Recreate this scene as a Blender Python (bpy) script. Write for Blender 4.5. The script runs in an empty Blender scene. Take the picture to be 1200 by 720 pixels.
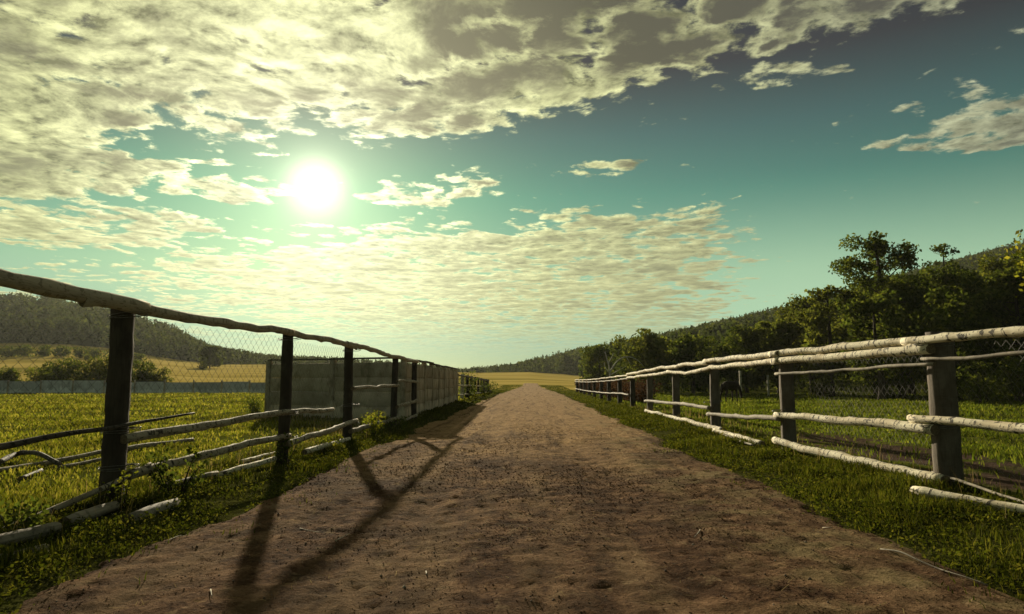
import bpy, math, random
import numpy as np
from mathutils import Vector
R = math.radians
scene = bpy.context.scene
col = scene.collection

# ------------------------------------------------------------------ camera
cam_data = bpy.data.cameras.new('camera')
cam_data.sensor_width = 36.0
cam_data.lens = 23.4
cam_data.clip_start = 0.05
cam_data.clip_end = 6000
cam = bpy.data.objects.new('camera', cam_data)
cam.location = (0, 0, 1.3)
cam.rotation_euler = (R(90 + 6.29), 0, R(1.625))
col.objects.link(cam)
scene.camera = cam

# ------------------------------------------------------------------ light, sky, exposure
SUN_EL, SUN_AZ = R(15.9), R(-18.45)          # azimuth from +Y towards +X
SUN = Vector((math.sin(SUN_AZ) * math.cos(SUN_EL), math.cos(SUN_AZ) * math.cos(SUN_EL), math.sin(SUN_EL)))
sd = bpy.data.lights.new('sun', 'SUN')
sd.energy = 5.0
sd.angle = R(0.8)
sd.color = (1.0, 0.87, 0.62)
so = bpy.data.objects.new('sun', sd)
so.rotation_euler = SUN.to_track_quat('Z', 'Y').to_euler()
so.location = (-60, 180, 60)
col.objects.link(so)

vs = scene.view_settings
vs.view_transform = 'Standard'
vs.look = 'None'
vs.exposure = 0.38
vs.gamma = 1.0
scene.cycles.use_denoising = True
scene.cycles.max_bounces = 6
scene.cycles.transparent_max_bounces = 6


class NT:
    """small helper for building node trees"""
    def __init__(self, tree):
        self.t = tree
        self.n = tree.nodes
        self.n.clear()

    def add(self, typ, **kw):
        nd = self.n.new(typ)
        for k, v in kw.items():
            setattr(nd, k, v)
        return nd

    def put(self, sock, v):
        if isinstance(v, bpy.types.NodeSocket):
            self.t.links.new(v, sock)
        elif isinstance(v, (tuple, list)) and len(v) == 3 and sock.type == 'RGBA':
            sock.default_value = (*v, 1)
        else:
            sock.default_value = v

    def m(self, op, a, b=None, c=None, clamp=False):
        nd = self.add('ShaderNodeMath', operation=op, use_clamp=clamp)
        self.put(nd.inputs[0], a)
        if b is not None:
            self.put(nd.inputs[1], b)
        if c is not None:
            self.put(nd.inputs[2], c)
        return nd.outputs[0]

    def mix(self, f, a, b, typ='MIX'):
        nd = self.add('ShaderNodeMix', data_type='RGBA', blend_type=typ)
        self.put(nd.inputs['Factor'], f)
        self.put(nd.inputs['A'] if False else nd.inputs[6], a)
        self.put(nd.inputs[7], b)
        return nd.outputs[2]

    def noise(self, vec, scale, detail=4, rough=0.5, dist=0.0, out='Fac', lac=2.0, dim='3D'):
        nd = self.add('ShaderNodeTexNoise', noise_dimensions=dim)
        if vec is not None:
            self.put(nd.inputs['Vector'], vec)
        nd.inputs['Scale'].default_value = scale
        nd.inputs['Detail'].default_value = detail
        nd.inputs['Roughness'].default_value = rough
        nd.inputs['Distortion'].default_value = dist
        nd.inputs['Lacunarity'].default_value = lac
        return nd.outputs[out]

    def ss(self, x, a, b, lo=0.0, hi=1.0):
        nd = self.add('ShaderNodeMapRange', interpolation_type='SMOOTHSTEP')
        self.put(nd.inputs[0], x)
        for i, v in enumerate((a, b, lo, hi)):
            self.put(nd.inputs[i + 1], v)
        return nd.outputs[0]

    def ramp(self, x, stops, interp='LINEAR'):
        nd = self.add('ShaderNodeValToRGB')
        cr = nd.color_ramp
        cr.interpolation = interp
        while len(cr.elements) < len(stops):
            cr.elements.new(0.5)
        for e, (p, c) in zip(cr.elements, stops):
            e.position = p
            e.color = (*c, 1) if isinstance(c, (tuple, list)) else (c, c, c, 1)
        self.put(nd.inputs[0], x)
        return nd.outputs[0]

    def comb(self, x, y, z):
        nd = self.add('ShaderNodeCombineXYZ')
        for s, v in zip(nd.inputs, (x, y, z)):
            self.put(s, v)
        return nd.outputs[0]

    def sep(self, v):
        nd = self.add('ShaderNodeSeparateXYZ')
        self.put(nd.inputs[0], v)
        return nd.outputs

    def vm(self, op, a, b=None, out=0):
        nd = self.add('ShaderNodeVectorMath', operation=op)
        self.put(nd.inputs[0], a)
        if b is not None:
            self.put(nd.inputs[1], b)
        return nd.outputs[out]


world = bpy.data.worlds.new('World')
scene.world = world
world.use_nodes = True
world.cycles.sampling_method = 'MANUAL'
world.cycles.sample_map_resolution = 512
w = NT(world.node_tree)
direction = w.add('ShaderNodeTexCoord').outputs['Generated']
sky = w.add('ShaderNodeTexSky', sky_type='NISHITA')
sky.sun_disc = False
sky.sun_elevation = SUN_EL
sky.sun_rotation = SUN_AZ
sky.altitude = 300
sky.air_density = 1.0
sky.dust_density = 0.36
sky.ozone_density = 1.5
dx, dy, dz = w.sep(direction)
cosg = w.vm('DOT_PRODUCT', direction, tuple(SUN), out=1)
gam = w.m('MULTIPLY', w.m('ARCCOSINE', w.m('MINIMUM', cosg, 1.0)), 180 / math.pi)      # degrees from the sun
elev = w.m('MULTIPLY', w.m('ARCSINE', dz), 180 / math.pi)
tint = w.ramp(w.m('DIVIDE', w.m('ADD', elev, 2.0), 50.0, clamp=True),
              [(0.0, (0.36, 0.54, 0.64)), (0.10, (0.42, 0.64, 0.64)), (0.16, (0.58, 0.86, 0.62)), (0.22, (0.68, 1.06, 0.62)),
               (0.35, (0.42, 0.93, 0.53)), (0.45, (0.38, 0.62, 0.42)), (0.55, (0.33, 0.24, 0.20)), (1.0, (0.36, 0.32, 0.28))])
clear = w.mix(1.0, sky.outputs[0], tint, 'MULTIPLY')
far_side = w.m('MULTIPLY', w.ss(gam, 14, 42), w.m('MULTIPLY', w.ss(elev, -2, 6), w.ss(elev, 17, 4)))
clear = w.mix(w.m('MULTIPLY', far_side, 0.62), clear, (9.0, 13.4, 8.4))
# clouds: a broken layer on a plane overhead, so they close up towards the horizon
zz = w.m('ADD', w.m('MAXIMUM', dz, 0.0), 0.04)
u = w.m('DIVIDE', dx, zz)
v = w.m('DIVIDE', dy, zz)
puv = w.comb(u, v, 0.0)
warp = w.vm('SCALE', w.vm('SUBTRACT', w.noise(puv, 1.1, 3, 0.5, out='Color'), (0.5, 0.5, 0.5)), None)
warp.node.inputs['Scale'].default_value = 0.40
pw = w.vm('ADD', puv, warp)
uw, vw, _ = w.sep(pw)
edge = w.ramp(w.m('DIVIDE', w.m('ADD', uw, 3.0), 5.0, clamp=True),
              [(0.0, 0.80), (0.24, 0.78), (0.33, 0.585), (0.44, 0.60), (0.57, 0.585), (0.66, 0.52), (0.73, 0.455), (0.84, 0.385), (1.0, 0.33)])
edge = w.m('MULTIPLY', edge, 4.0)
sheet = w.m('MULTIPLY', w.ss(w.m('SUBTRACT', edge, vw), -0.35, 0.40), w.ss(vw, -6.0, 1.0, 0.62, 1.0))
band = w.m('MULTIPLY', w.ss(w.m('ADD', vw, w.m('MULTIPLY', uw, 0.28)), 2.85, 3.9),
           w.ss(w.m('DIVIDE', uw, w.m('MAXIMUM', vw, 0.5)), 0.42, 0.20))
band = w.m('MULTIPLY', w.m('MULTIPLY', band, w.ss(vw, 17.0, 6.0, 0.45, 0.88)), w.ss(uw, -3.2, -1.6, 0.62, 1.0))
def ell(cu, cv, ru, rv, k=0.9):
    a = w.m('DIVIDE', w.m('SUBTRACT', uw, cu), ru)
    b = w.m('DIVIDE', w.m('SUBTRACT', vw, cv), rv)
    r2 = w.m('ADD', w.m('MULTIPLY', a, a), w.m('MULTIPLY', b, b))
    return w.ss(r2, 2.6, 0.0, 0.0, k)
cover = w.m('MAXIMUM', sheet, band)
for e in ((1.62, 2.30, 0.42, 0.26, 0.66), (-1.38, 2.95, 0.24, 0.20, 0.85), (-0.52, 3.06, 0.30, 0.20, 0.8), (-1.75, 2.62, 0.45, 0.12, 0.8),
          (0.40, 2.76, 0.24, 0.09, 0.8), (0.62, 1.95, 0.30, 0.10, 0.66), (-2.6, 3.5, 0.8, 0.45, 0.9)):
    cover = w.m('MAXIMUM', cover, ell(*e))
n1 = w.noise(pw, 2.4, 10, 0.64, 0.0)
n2 = w.noise(pw, 9.0, 6, 0.66, 0.0)
vor = w.add('ShaderNodeTexVoronoi', voronoi_dimensions='2D', feature='SMOOTH_F1')
wob = w.vm('SCALE', w.vm('SUBTRACT', w.noise(puv, 5.0, 3, 0.6, out='Color'), (0.5, 0.5, 0.5)))
wob.node.inputs['Scale'].default_value = 0.30
w.put(vor.inputs['Vector'], w.vm('ADD', puv, wob))
vor.inputs['Scale'].default_value = 6.5
vor.inputs['Smoothness'].default_value = 0.35
cell = w.m('SUBTRACT', 0.78, vor.outputs['Distance'])
nz = w.m('ADD', w.m('ADD', w.m('MULTIPLY', n1, 0.52), w.m('MULTIPLY', n2, 0.30)), w.m('MULTIPLY', cell, 0.18))
dens = w.m('ADD', w.m('MULTIPLY', w.m('SUBTRACT', nz, 0.475), 6.4), w.m('MULTIPLY', w.m('SUBTRACT', cover, 0.5), 1.6))
alpha = w.ss(dens, -0.06, 0.42)
# the side of each billow towards the sun is brighter
step_v = w.vm('NORMALIZE', w.vm('SUBTRACT', (SUN.x / (SUN.z + 0.04), SUN.y / (SUN.z + 0.04), 0.0), puv))
step_v = w.vm('SCALE', step_v)
step_v.node.inputs['Scale'].default_value = 0.05
pw2 = w.vm('ADD', pw, step_v)
relief = w.m('SUBTRACT', w.m('ADD', n1, w.m('MULTIPLY', n2, 0.5)), w.m('ADD', w.noise(pw2, 2.4, 8, 0.64), w.m('MULTIPLY', w.noise(pw2, 9.0, 4, 0.66), 0.5)))
n3 = w.noise(w.vm('ADD', pw, (3.7, 1.3, 0.0)), 1.6, 9, 0.64, 0.0)
core = ell(0.38, 1.66, 0.50, 0.22, 0.20)
thick = w.m('MULTIPLY', w.ss(w.m('ADD', w.m('ADD', n3, core), w.m('MULTIPLY', n2, 0.40)), 0.635, 0.88), w.ss(dens, 0.20, 0.8))
thick = w.m('MULTIPLY', thick, w.ss(elev, 8, 20, 0.4, 1.0))
gd = w.m('DIVIDE', gam, 90.0, clamp=True)
bright = w.ramp(gd, [(0.0, (1.3, 1.27, 0.86)), (0.10, (1.02, 1.02, 0.58)), (0.22, (0.66, 0.67, 0.335)), (0.36, (0.43, 0.435, 0.22)),
                     (0.52, (0.33, 0.34, 0.21)), (0.75, (0.16, 0.17, 0.12)), (1.0, (0.07, 0.075, 0.065))])
dark = w.ramp(gd, [(0.0, (0.5, 0.48, 0.30)), (0.12, (0.30, 0.28, 0.17)), (0.30, (0.115, 0.11, 0.075)), (0.55, (0.085, 0.085, 0.075)), (1.0, (0.035, 0.035, 0.035))])
soft = w.m('MULTIPLY', w.ss(dens, -0.1, 1.2, 1.2, 0.78), w.m('MAXIMUM', w.m('ADD', 1.0, w.m('MULTIPLY', relief, w.ss(elev, 6, 17, 2.2, 5.5))), 0.35))
bright = w.mix(1.0, bright, w.comb(soft, soft, soft), 'MULTIPLY')
cloud = w.mix(thick, bright, dark)
SKY_STRENGTH = 0.06
cloud = w.vm('SCALE', cloud)
cloud.node.inputs['Scale'].default_value = 1 / SKY_STRENGTH
low = w.ss(elev, 0.3, 7.0, 0.0, 0.95)
colr = w.mix(w.m('MULTIPLY', alpha, low), clear, cloud)
# aureole round the sun
g1 = w.m('EXPONENT', w.m('MULTIPLY', w.m('POWER', w.m('DIVIDE', gam, 1.9), 2.0), -1.0))
g2 = w.m('EXPONENT', w.m('DIVIDE', gam, -4.6))
aur = w.m('ADD', w.m('MULTIPLY', g1, 1.1 / SKY_STRENGTH), w.m('MULTIPLY', g2, 0.66 / SKY_STRENGTH))
aurc = w.vm('SCALE', (1.0, 0.97, 0.68))
w.put(aurc.node.inputs['Scale'], aur)
total = w.mix(1.0, colr, aurc, 'ADD')
bg = w.add('ShaderNodeBackground')
w.put(bg.inputs[0], total)
bg.inputs[1].default_value = SKY_STRENGTH * 0.77
out = w.add('ShaderNodeOutputWorld')
w.put(out.inputs[0], bg.outputs[0])

# ------------------------------------------------------------------ helpers
def rnd(seed):
    return np.random.default_rng(seed)


def tag(o, label=None, cat=None, group=None, kind=None):
    if label:
        o['label'] = label
    if cat:
        o['category'] = cat
    if group:
        o['group'] = group
    if kind:
        o['kind'] = kind
    return o


def mesh_data(name, V, faces, smooth=False, uv=None):
    """V (n,3); faces: list of int arrays (m,k)"""
    V = np.asarray(V, dtype=np.float32)
    me = bpy.data.meshes.new(name)
    me.vertices.add(len(V))
    me.vertices.foreach_set('co', V.ravel())
    flat = np.concatenate([np.asarray(f, dtype=np.int32).ravel() for f in faces])
    sizes = np.concatenate([np.full(len(f), np.asarray(f).shape[1], dtype=np.int32) for f in faces])
    starts = np.concatenate([[0], np.cumsum(sizes)[:-1]]).astype(np.int32)
    me.loops.add(len(flat))
    me.loops.foreach_set('vertex_index', flat)
    me.polygons.add(len(sizes))
    me.polygons.foreach_set('loop_start', starts)
    if smooth:
        me.polygons.foreach_set('use_smooth', np.ones(len(sizes), dtype=bool))
    if uv is not None:
        lay = me.uv_layers.new(name='UVMap')
        lay.data.foreach_set('uv', np.asarray(uv, dtype=np.float32)[flat].ravel())
    me.update(calc_edges=True)
    return me


def obj(name, me, mat=None, parent=None, loc=None):
    o = bpy.data.objects.new(name, me)
    col.objects.link(o)
    if mat is not None and me is not None and not me.materials:
        me.materials.append(mat)
    if parent is not None:
        o.parent = parent
    if loc is not None:
        o.location = loc
    return o


def empty(name, loc=(0, 0, 0), rz=0.0):
    o = bpy.data.objects.new(name, None)
    o.empty_display_size = 0.2
    o.location = loc
    o.rotation_euler = (0, 0, rz)
    col.objects.link(o)
    return o


def hash2(ix, iy, seed):
    h = (ix.astype(np.int64) * 374761393 + iy.astype(np.int64) * 668265263 + seed * 1442695041) & 0xffffffff
    h = ((h ^ (h >> 13)) * 1274126177) & 0xffffffff
    h = h ^ (h >> 16)
    return (h & 0xffff) / 65535.0


def vnoise(x, y, seed=0):
    x, y = np.asarray(x, float), np.asarray(y, float)
    ix, iy = np.floor(x), np.floor(y)
    fx, fy = x - ix, y - iy
    fx, fy = fx * fx * (3 - 2 * fx), fy * fy * (3 - 2 * fy)
    a, b = hash2(ix, iy, seed), hash2(ix + 1, iy, seed)
    c, d = hash2(ix, iy + 1, seed), hash2(ix + 1, iy + 1, seed)
    return (a * (1 - fx) + b * fx) * (1 - fy) + (c * (1 - fx) + d * fx) * fy - 0.5


def fbm(x, y, seed=0, octaves=4, gain=0.5):
    s, amp = 0.0, 1.0
    for o in range(octaves):
        s = s + amp * vnoise(x * 2 ** o + 17.3 * o, y * 2 ** o - 9.1 * o, seed + o)
        amp *= gain
    return s


def sstep(x, a, b):
    t = np.clip((np.asarray(x, float) - a) / (b - a), 0, 1)
    return t * t * (3 - 2 * t)


# ------------------------------------------------------------------ terrain
SIL_T = np.array([-0.96, -0.82, -0.755, -0.62, -0.55, -0.483, -0.404, -0.286, -0.183, -0.105, -0.028, 0.074, 0.189, 0.304, 0.444, 0.61, 0.738, 0.865])
SIL_E = np.array([0.148, 0.139, 0.1365, 0.1095, 0.0883, 0.0555, 0.0412, 0.0359, 0.0281, 0.0185, 0.0267, 0.0521, 0.0711, 0.0964, 0.1281, 0.179, 0.2107, 0.2332])
FLD_T = np.array([-0.96, -0.815, -0.748, -0.655, -0.548, -0.482, -0.403, -0.25, -0.08, -0.003, 0.061, 0.13])
FLD_E = np.array([0.053, 0.0534, 0.0559, 0.0493, 0.031, 0.0245, 0.0244, 0.016, 0.0114, 0.0127, 0.0075, 0.0])


def terrain(x, y):
    """height of the land: flat paddocks, rising fields, wooded hills"""
    x, y = np.asarray(x, float), np.asarray(y, float)
    t = np.clip(x / np.maximum(y, 40.0), -0.96, 0.865)
    top = np.interp(t, SIL_T, SIL_E) * 450 + 1.3 - 11.0
    top = np.maximum(top, 0.0)
    fl = np.interp(t, FLD_T, FLD_E) * 300 + 1.3
    k = sstep(t, 0.06, 0.2)
    fl = fl * (1 - k) + 0.6 * top * k
    fl = np.minimum(fl, np.maximum(top, 2.0) + 3.0)
    far = np.clip((y - 75) / 225, 0, 1)
    far = far * far * (1.45 - 0.45 * far)
    far = 0.5 * far + 0.5 * np.clip((y - 75) / 225, 0, 1)
    back = np.clip((y - 300) / 150, 0, 1)
    z = fl * far + (top - fl) * back * (y > 300)
    return z


def narrow(y):
    return 1 - 0.62 * sstep(y, 62, 112)


def near_bumps(x, y):
    off = np.abs(np.asarray(x, float))
    dip = -0.09 * (1 - sstep(off, 2.1 * narrow(y), 2.75 * narrow(y))) * (1 - sstep(y, 118, 124))
    k = sstep(off, 2.7, 3.6) * (1 - sstep(np.hypot(x, y), 60, 90))
    return dip + k * (0.05 + 0.07 * fbm(x * 0.55, y * 0.55, 5, 3))


def gz(x, y):
    return terrain(x, y) + near_bumps(x, y)


def axis(a, fine, lim, grow):
    v, s = [0.0], fine
    while v[-1] < lim:
        if v[-1] > a:
            s *= grow
        v.append(v[-1] + s)
    return np.array(v)


def grid_mesh(name, xs, ys, zf, smooth=True):
    X, Y = np.meshgrid(xs, ys)
    Z = zf(X, Y)
    V = np.stack([X, Y, Z], -1).reshape(-1, 3)
    nx, ny = len(xs), len(ys)
    i = np.arange(nx - 1)[None, :] + nx * np.arange(ny - 1)[:, None]
    F = np.stack([i, i + 1, i + 1 + nx, i + nx], -1).reshape(-1, 4)
    return mesh_data(name, V, [F], smooth)


# ------------------------------------------------------------------ materials
def material(name):
    m = bpy.data.materials.new(name)
    m.use_nodes = True
    n = NT(m.node_tree)
    n.out = n.add('ShaderNodeOutputMaterial')
    return m, n


def principled(n, colr, rough=0.9, bump=None, bstr=0.4, bdist=0.02, spec=0.25):
    p = n.add('ShaderNodeBsdfPrincipled')
    n.put(p.inputs['Base Color'], colr)
    n.put(p.inputs['Roughness'], rough)
    p.inputs['Specular IOR Level'].default_value = spec
    if bump is not None:
        b = n.add('ShaderNodeBump')
        b.inputs['Strength'].default_value = bstr
        b.inputs['Distance'].default_value = bdist
        n.put(b.inputs['Height'], bump)
        n.put(p.inputs['Normal'], b.outputs[0])
    n.put(n.out.inputs[0], p.outputs[0])
    return p


def pos(n):
    return n.add('ShaderNodeNewGeometry').outputs['Position']


def leaf_mat(name, c1, c2, c3, transl=0.45, tcol=None, big_scale=0.9, big_lo=0.72, big_hi=1.2):
    m, n = material(name)
    g = n.add('ShaderNodeNewGeometry')
    r = g.outputs['Random Per Island']
    big = n.noise(g.outputs['Position'], big_scale, 4, 0.6)
    c = n.ramp(r, [(0.0, c1), (0.55, c2), (1.0, c3)])
    k = n.ss(big, 0.36, 0.64, big_lo, big_hi)
    c = n.mix(1.0, c, n.comb(k, k, k), 'MULTIPLY')
    d = n.add('ShaderNodeBsdfDiffuse')
    n.put(d.inputs[0], c)
    t = n.add('ShaderNodeBsdfTranslucent')
    n.put(t.inputs[0], n.mix(1.0, c, tcol or (1.9, 2.0, 0.7), 'MULTIPLY'))
    ms = n.add('ShaderNodeMixShader')
    ms.inputs[0].default_value = transl
    n.put(ms.inputs[1], d.outputs[0])
    n.put(ms.inputs[2], t.outputs[0])
    n.put(n.out.inputs[0], ms.outputs[0])
    return m


M = {}
M['grass'] = leaf_mat(big_scale=0.45, big_lo=0.55, big_hi=1.4, name='grass_blades', c1=(0.060, 0.078, 0.012), c2=(0.105, 0.122, 0.024), c3=(0.215, 0.200, 0.080), transl=0.5, tcol=(2.0, 1.8, 0.6))
M['pasture'] = leaf_mat('pasture_blades', (0.048, 0.070, 0.012), (0.078, 0.100, 0.020), (0.140, 0.145, 0.045), 0.5, (1.8, 1.75, 0.6), 0.45, 0.6, 1.3)
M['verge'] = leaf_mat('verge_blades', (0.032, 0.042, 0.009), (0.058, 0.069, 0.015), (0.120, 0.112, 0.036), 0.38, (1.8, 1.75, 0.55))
M['straw'] = leaf_mat('straw', (0.38, 0.29, 0.13), (0.48, 0.37, 0.17), (0.30, 0.22, 0.10), 0.25, (1.2, 1.1, 0.8))
M['leaf_dark'] = leaf_mat('leaf_dark', (0.038, 0.052, 0.016), (0.066, 0.080, 0.024), (0.115, 0.118, 0.038), 0.45)
M['leaf_olive'] = leaf_mat('leaf_olive', (0.066, 0.078, 0.024), (0.105, 0.112, 0.034), (0.160, 0.150, 0.050), 0.45)
M['leaf_pine'] = leaf_mat('leaf_pine', (0.016, 0.026, 0.009), (0.026, 0.036, 0.012), (0.042, 0.048, 0.018), 0.15)
M['leaf_yellow'] = leaf_mat('leaf_yellow', (0.10, 0.13, 0.02), (0.16, 0.18, 0.03), (0.22, 0.20, 0.04), 0.55, (1.8, 1.7, 0.7))
M['leaf_brown'] = leaf_mat('leaf_brown', (0.050, 0.030, 0.020), (0.080, 0.046, 0.028), (0.110, 0.068, 0.038), 0.25, (1.3, 1.1, 0.8))
M['forest'] = leaf_mat('forest_foliage', (0.026, 0.036, 0.014), (0.045, 0.056, 0.021), (0.085, 0.088, 0.032), 0.35)

m, n = material('bark_dark')
p_ = pos(n)
nn = n.noise(n.vm('MULTIPLY', p_, (1, 1, 0.25)), 14, 6, 0.65)
principled(n, n.ramp(nn, [(0.3, (0.022, 0.017, 0.012)), (0.7, (0.085, 0.066, 0.048))]), 0.95, nn, 0.8, 0.03)
M['bark_dark'] = m

m, n = material('bark_pale')
p_ = pos(n)
nn = n.noise(p_, 9, 5, 0.6)
principled(n, n.ramp(nn, [(0.3, (0.20, 0.18, 0.14)), (0.6, (0.62, 0.59, 0.50))]), 0.8, nn, 0.4, 0.02)
M['bark_pale'] = m


def pole_mat(name, base, dark, scar, peel, rough=0.75, blot=0.95):
    """bark on poles: UV is metres along and metres around"""
    m, n = material(name)
    uv = n.add('ShaderNodeUVMap', uv_map='UVMap').outputs[0]
    rand = n.add('ShaderNodeObjectInfo').outputs['Random']
    uvo = n.vm('ADD', uv, n.comb(n.m('MULTIPLY', rand, 37.0), n.m('MULTIPLY', rand, 11.0), 0.0))
    spots = n.noise(n.vm('MULTIPLY', uvo, (16, 6.5, 1)), 1.0, 4, 0.62, 0.4)
    spots = n.m('MAXIMUM', spots, n.m('SUBTRACT', n.noise(n.vm('MULTIPLY', uvo, (13, 15, 1)), 1.0, 3, 0.6, 0.5), 0.05))
    grain = n.noise(n.vm('MULTIPLY', uvo, (5, 60, 1)), 1.0, 5, 0.6)
    broad = n.noise(n.vm('MULTIPLY', uvo, (2.2, 4, 1)), 1.0, 3, 0.55)
    c = n.mix(n.ss(broad, 0.44, 0.62), base, peel)
    c = n.mix(n.ss(grain, 0.45, 0.75, 0.0, 0.55), c, dark)
    c = n.mix(n.ss(spots, 0.54, 0.60, 0.0, blot), c, scar)
    h = n.m('ADD', n.m('MULTIPLY', spots, -0.8), grain)
    principled(n, c, rough, h, 0.55, 0.012, 0.3)
    return m


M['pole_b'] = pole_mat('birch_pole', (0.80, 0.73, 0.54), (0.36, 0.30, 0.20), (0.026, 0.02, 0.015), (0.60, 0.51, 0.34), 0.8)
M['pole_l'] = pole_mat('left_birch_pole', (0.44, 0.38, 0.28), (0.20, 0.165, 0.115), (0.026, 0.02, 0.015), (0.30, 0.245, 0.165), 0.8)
M['pole_g'] = pole_mat('grey_pole', (0.33, 0.285, 0.21), (0.13, 0.11, 0.08), (0.04, 0.033, 0.025), (0.17, 0.145, 0.105), 0.8, 0.45)
M['pole_w'] = pole_mat('bare_pole', (0.50, 0.42, 0.30), (0.24, 0.20, 0.14), (0.07, 0.057, 0.042), (0.38, 0.32, 0.23), 0.85, 0.5)
M['pole_d'] = pole_mat('dark_pole', (0.085, 0.068, 0.052), (0.045, 0.036, 0.028), (0.02, 0.016, 0.012), (0.13, 0.105, 0.078))
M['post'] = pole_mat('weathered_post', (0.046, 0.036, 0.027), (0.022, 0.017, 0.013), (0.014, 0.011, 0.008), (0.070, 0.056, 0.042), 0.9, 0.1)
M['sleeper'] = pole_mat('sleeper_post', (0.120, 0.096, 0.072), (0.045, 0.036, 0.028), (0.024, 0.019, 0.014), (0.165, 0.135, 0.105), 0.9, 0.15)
M['post_pale'] = pole_mat('pale_post', (0.52, 0.47, 0.36), (0.28, 0.24, 0.17), (0.10, 0.08, 0.06), (0.42, 0.37, 0.27), 0.8)
m, n = material('cut_wood')
nn = n.noise(pos(n), 60, 3)
principled(n, n.ramp(nn, [(0.3, (0.09, 0.065, 0.042)), (0.7, (0.20, 0.15, 0.095))]), 0.9)
M['cut'] = m

m, n = material('wire')
principled(n, n.ramp(n.noise(pos(n), 30, 2), [(0.35, (0.07, 0.065, 0.055)), (0.65, (0.20, 0.185, 0.155))]), 0.5, spec=0.5)
M['wire'] = m

# dirt of the track
m, n = material('dirt_track')
P = pos(n)
broad = n.noise(P, 0.55, 4, 0.6)
mid = n.noise(P, 3.2, 6, 0.65, 0.4)
fine = n.noise(P, 26, 6, 0.7)
grit = n.noise(P, 120, 3, 0.6)
streak = n.noise(n.vm('MULTIPLY', P, (1.5, 0.16, 1)), 1.0, 5, 0.6, 0.3)
c = n.ramp(n.m('ADD', n.m('MULTIPLY', mid, 0.6), n.m('MULTIPLY', fine, 0.4)),
           [(0.38, (0.030, 0.015, 0.008)), (0.5, (0.122, 0.066, 0.036)), (0.60, (0.270, 0.160, 0.090))])
c = n.mix(n.ss(streak, 0.44, 0.66, 0.0, 0.55), c, (0.290, 0.195, 0.105))
c = n.mix(n.ss(broad, 0.50, 0.36, 0.0, 0.6), c, (0.055, 0.031, 0.018))
dry = n.m('MULTIPLY', n.ss(n.m('ADD', n.sep(P)[1], n.m('MULTIPLY', n.m('SUBTRACT', broad, 0.5), 22)), 6.5, 19), n.ss(n.m('ADD', n.m('MULTIPLY', mid, 0.5), n.m('MULTIPLY', fine, 0.5)), 0.36, 0.56, 0.15, 0.95))  # paler with distance: drier dirt, plus lens falloff of light painted into the colour
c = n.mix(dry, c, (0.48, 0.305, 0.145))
px_, py_, pz_ = n.sep(P)
litter = n.m('MULTIPLY', n.ss(px_, 0.9, 2.2), n.ss(n.noise(P, 1.4, 5, 0.65), 0.47, 0.62))
c = n.mix(n.m('MULTIPLY', litter, 0.6), c, (0.30, 0.235, 0.115))
trk = n.noise(n.vm('MULTIPLY', P, (3.4, 0.22, 1)), 1.0, 4, 0.62, 0.35)
c = n.mix(n.ss(trk, 0.53, 0.66, 0.0, 0.55), c, (0.070, 0.040, 0.023))
blot = n.noise(n.vm('MULTIPLY', P, (4.5, 3.0, 1)), 1.0, 5, 0.7)
c = n.mix(n.ss(blot, 0.56, 0.66, 0.0, 0.6), c, (0.052, 0.027, 0.017))
c = n.mix(n.ss(blot, 0.42, 0.34, 0.0, 0.45), c, (0.37, 0.265, 0.150))
c = n.mix(n.ss(grit, 0.60, 0.72, 0.0, 0.5), c, (0.34, 0.26, 0.18))
h = n.m('ADD', n.m('ADD', n.m('MULTIPLY', mid, 1.0), n.m('MULTIPLY', fine, 0.5)), n.m('MULTIPLY', grit, 0.16))
principled(n, c, 1.0, h, 1.0, 0.08, 0.02)
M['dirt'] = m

# paddock ground, fields and forest floor
m, n = material('land')
P = pos(n)
px_, py_, pz_ = n.sep(P)
a1 = n.noise(P, 0.35, 4, 0.6)
a2 = n.noise(P, 5.0, 5, 0.65)
g = n.ramp(n.m('ADD', n.m('MULTIPLY', a1, 0.5), n.m('MULTIPLY', a2, 0.5)),
           [(0.36, (0.050, 0.060, 0.012)), (0.5, (0.100, 0.112, 0.020)), (0.64, (0.165, 0.160, 0.040))])
soilm = n.ss(n.m('ADD', n.noise(P, 1.1, 4, 0.6), n.m('MULTIPLY', n.m('ABSOLUTE', n.m('SUBTRACT', px_, 6.4)), -0.16)), 0.30, 0.44)
soilm = n.m('MULTIPLY', soilm, n.m('MULTIPLY', n.ss(px_, 4.9, 5.4), n.ss(py_, 21, 14)))
g = n.mix(soilm, g, (0.090, 0.062, 0.048))
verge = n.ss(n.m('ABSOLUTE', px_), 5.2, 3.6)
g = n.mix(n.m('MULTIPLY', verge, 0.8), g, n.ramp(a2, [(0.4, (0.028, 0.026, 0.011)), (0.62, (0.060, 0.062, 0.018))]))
gold = n.ramp(n.noise(n.vm('MULTIPLY', P, (0.012, 0.05, 0.02)), 1.0, 5, 0.6),
              [(0.36, (0.24, 0.21, 0.045)), (0.47, (0.44, 0.33, 0.085)), (0.60, (0.56, 0.43, 0.13))])
gf = n.m('MULTIPLY', n.ss(n.m('ADD', py_, n.m('MULTIPLY', n.noise(P, 0.02, 2), 40)), 100, 112), n.ss(py_, 320, 300))
tt = n.m('DIVIDE', px_, n.m('MAXIMUM', py_, 40))
gf = n.m('MULTIPLY', gf, n.ss(tt, 0.10, 0.07))
g = n.mix(gf, g, gold)
wood = n.m('MAXIMUM', n.ss(py_, 300, 306), n.m('MULTIPLY', n.ss(tt, 0.10, 0.12), n.ss(py_, 100, 108)))
g = n.mix(wood, g, (0.030, 0.032, 0.014))
principled(n, g, 1.0, a2, 0.6, 0.08, 0.0)
M['land'] = m

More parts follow.
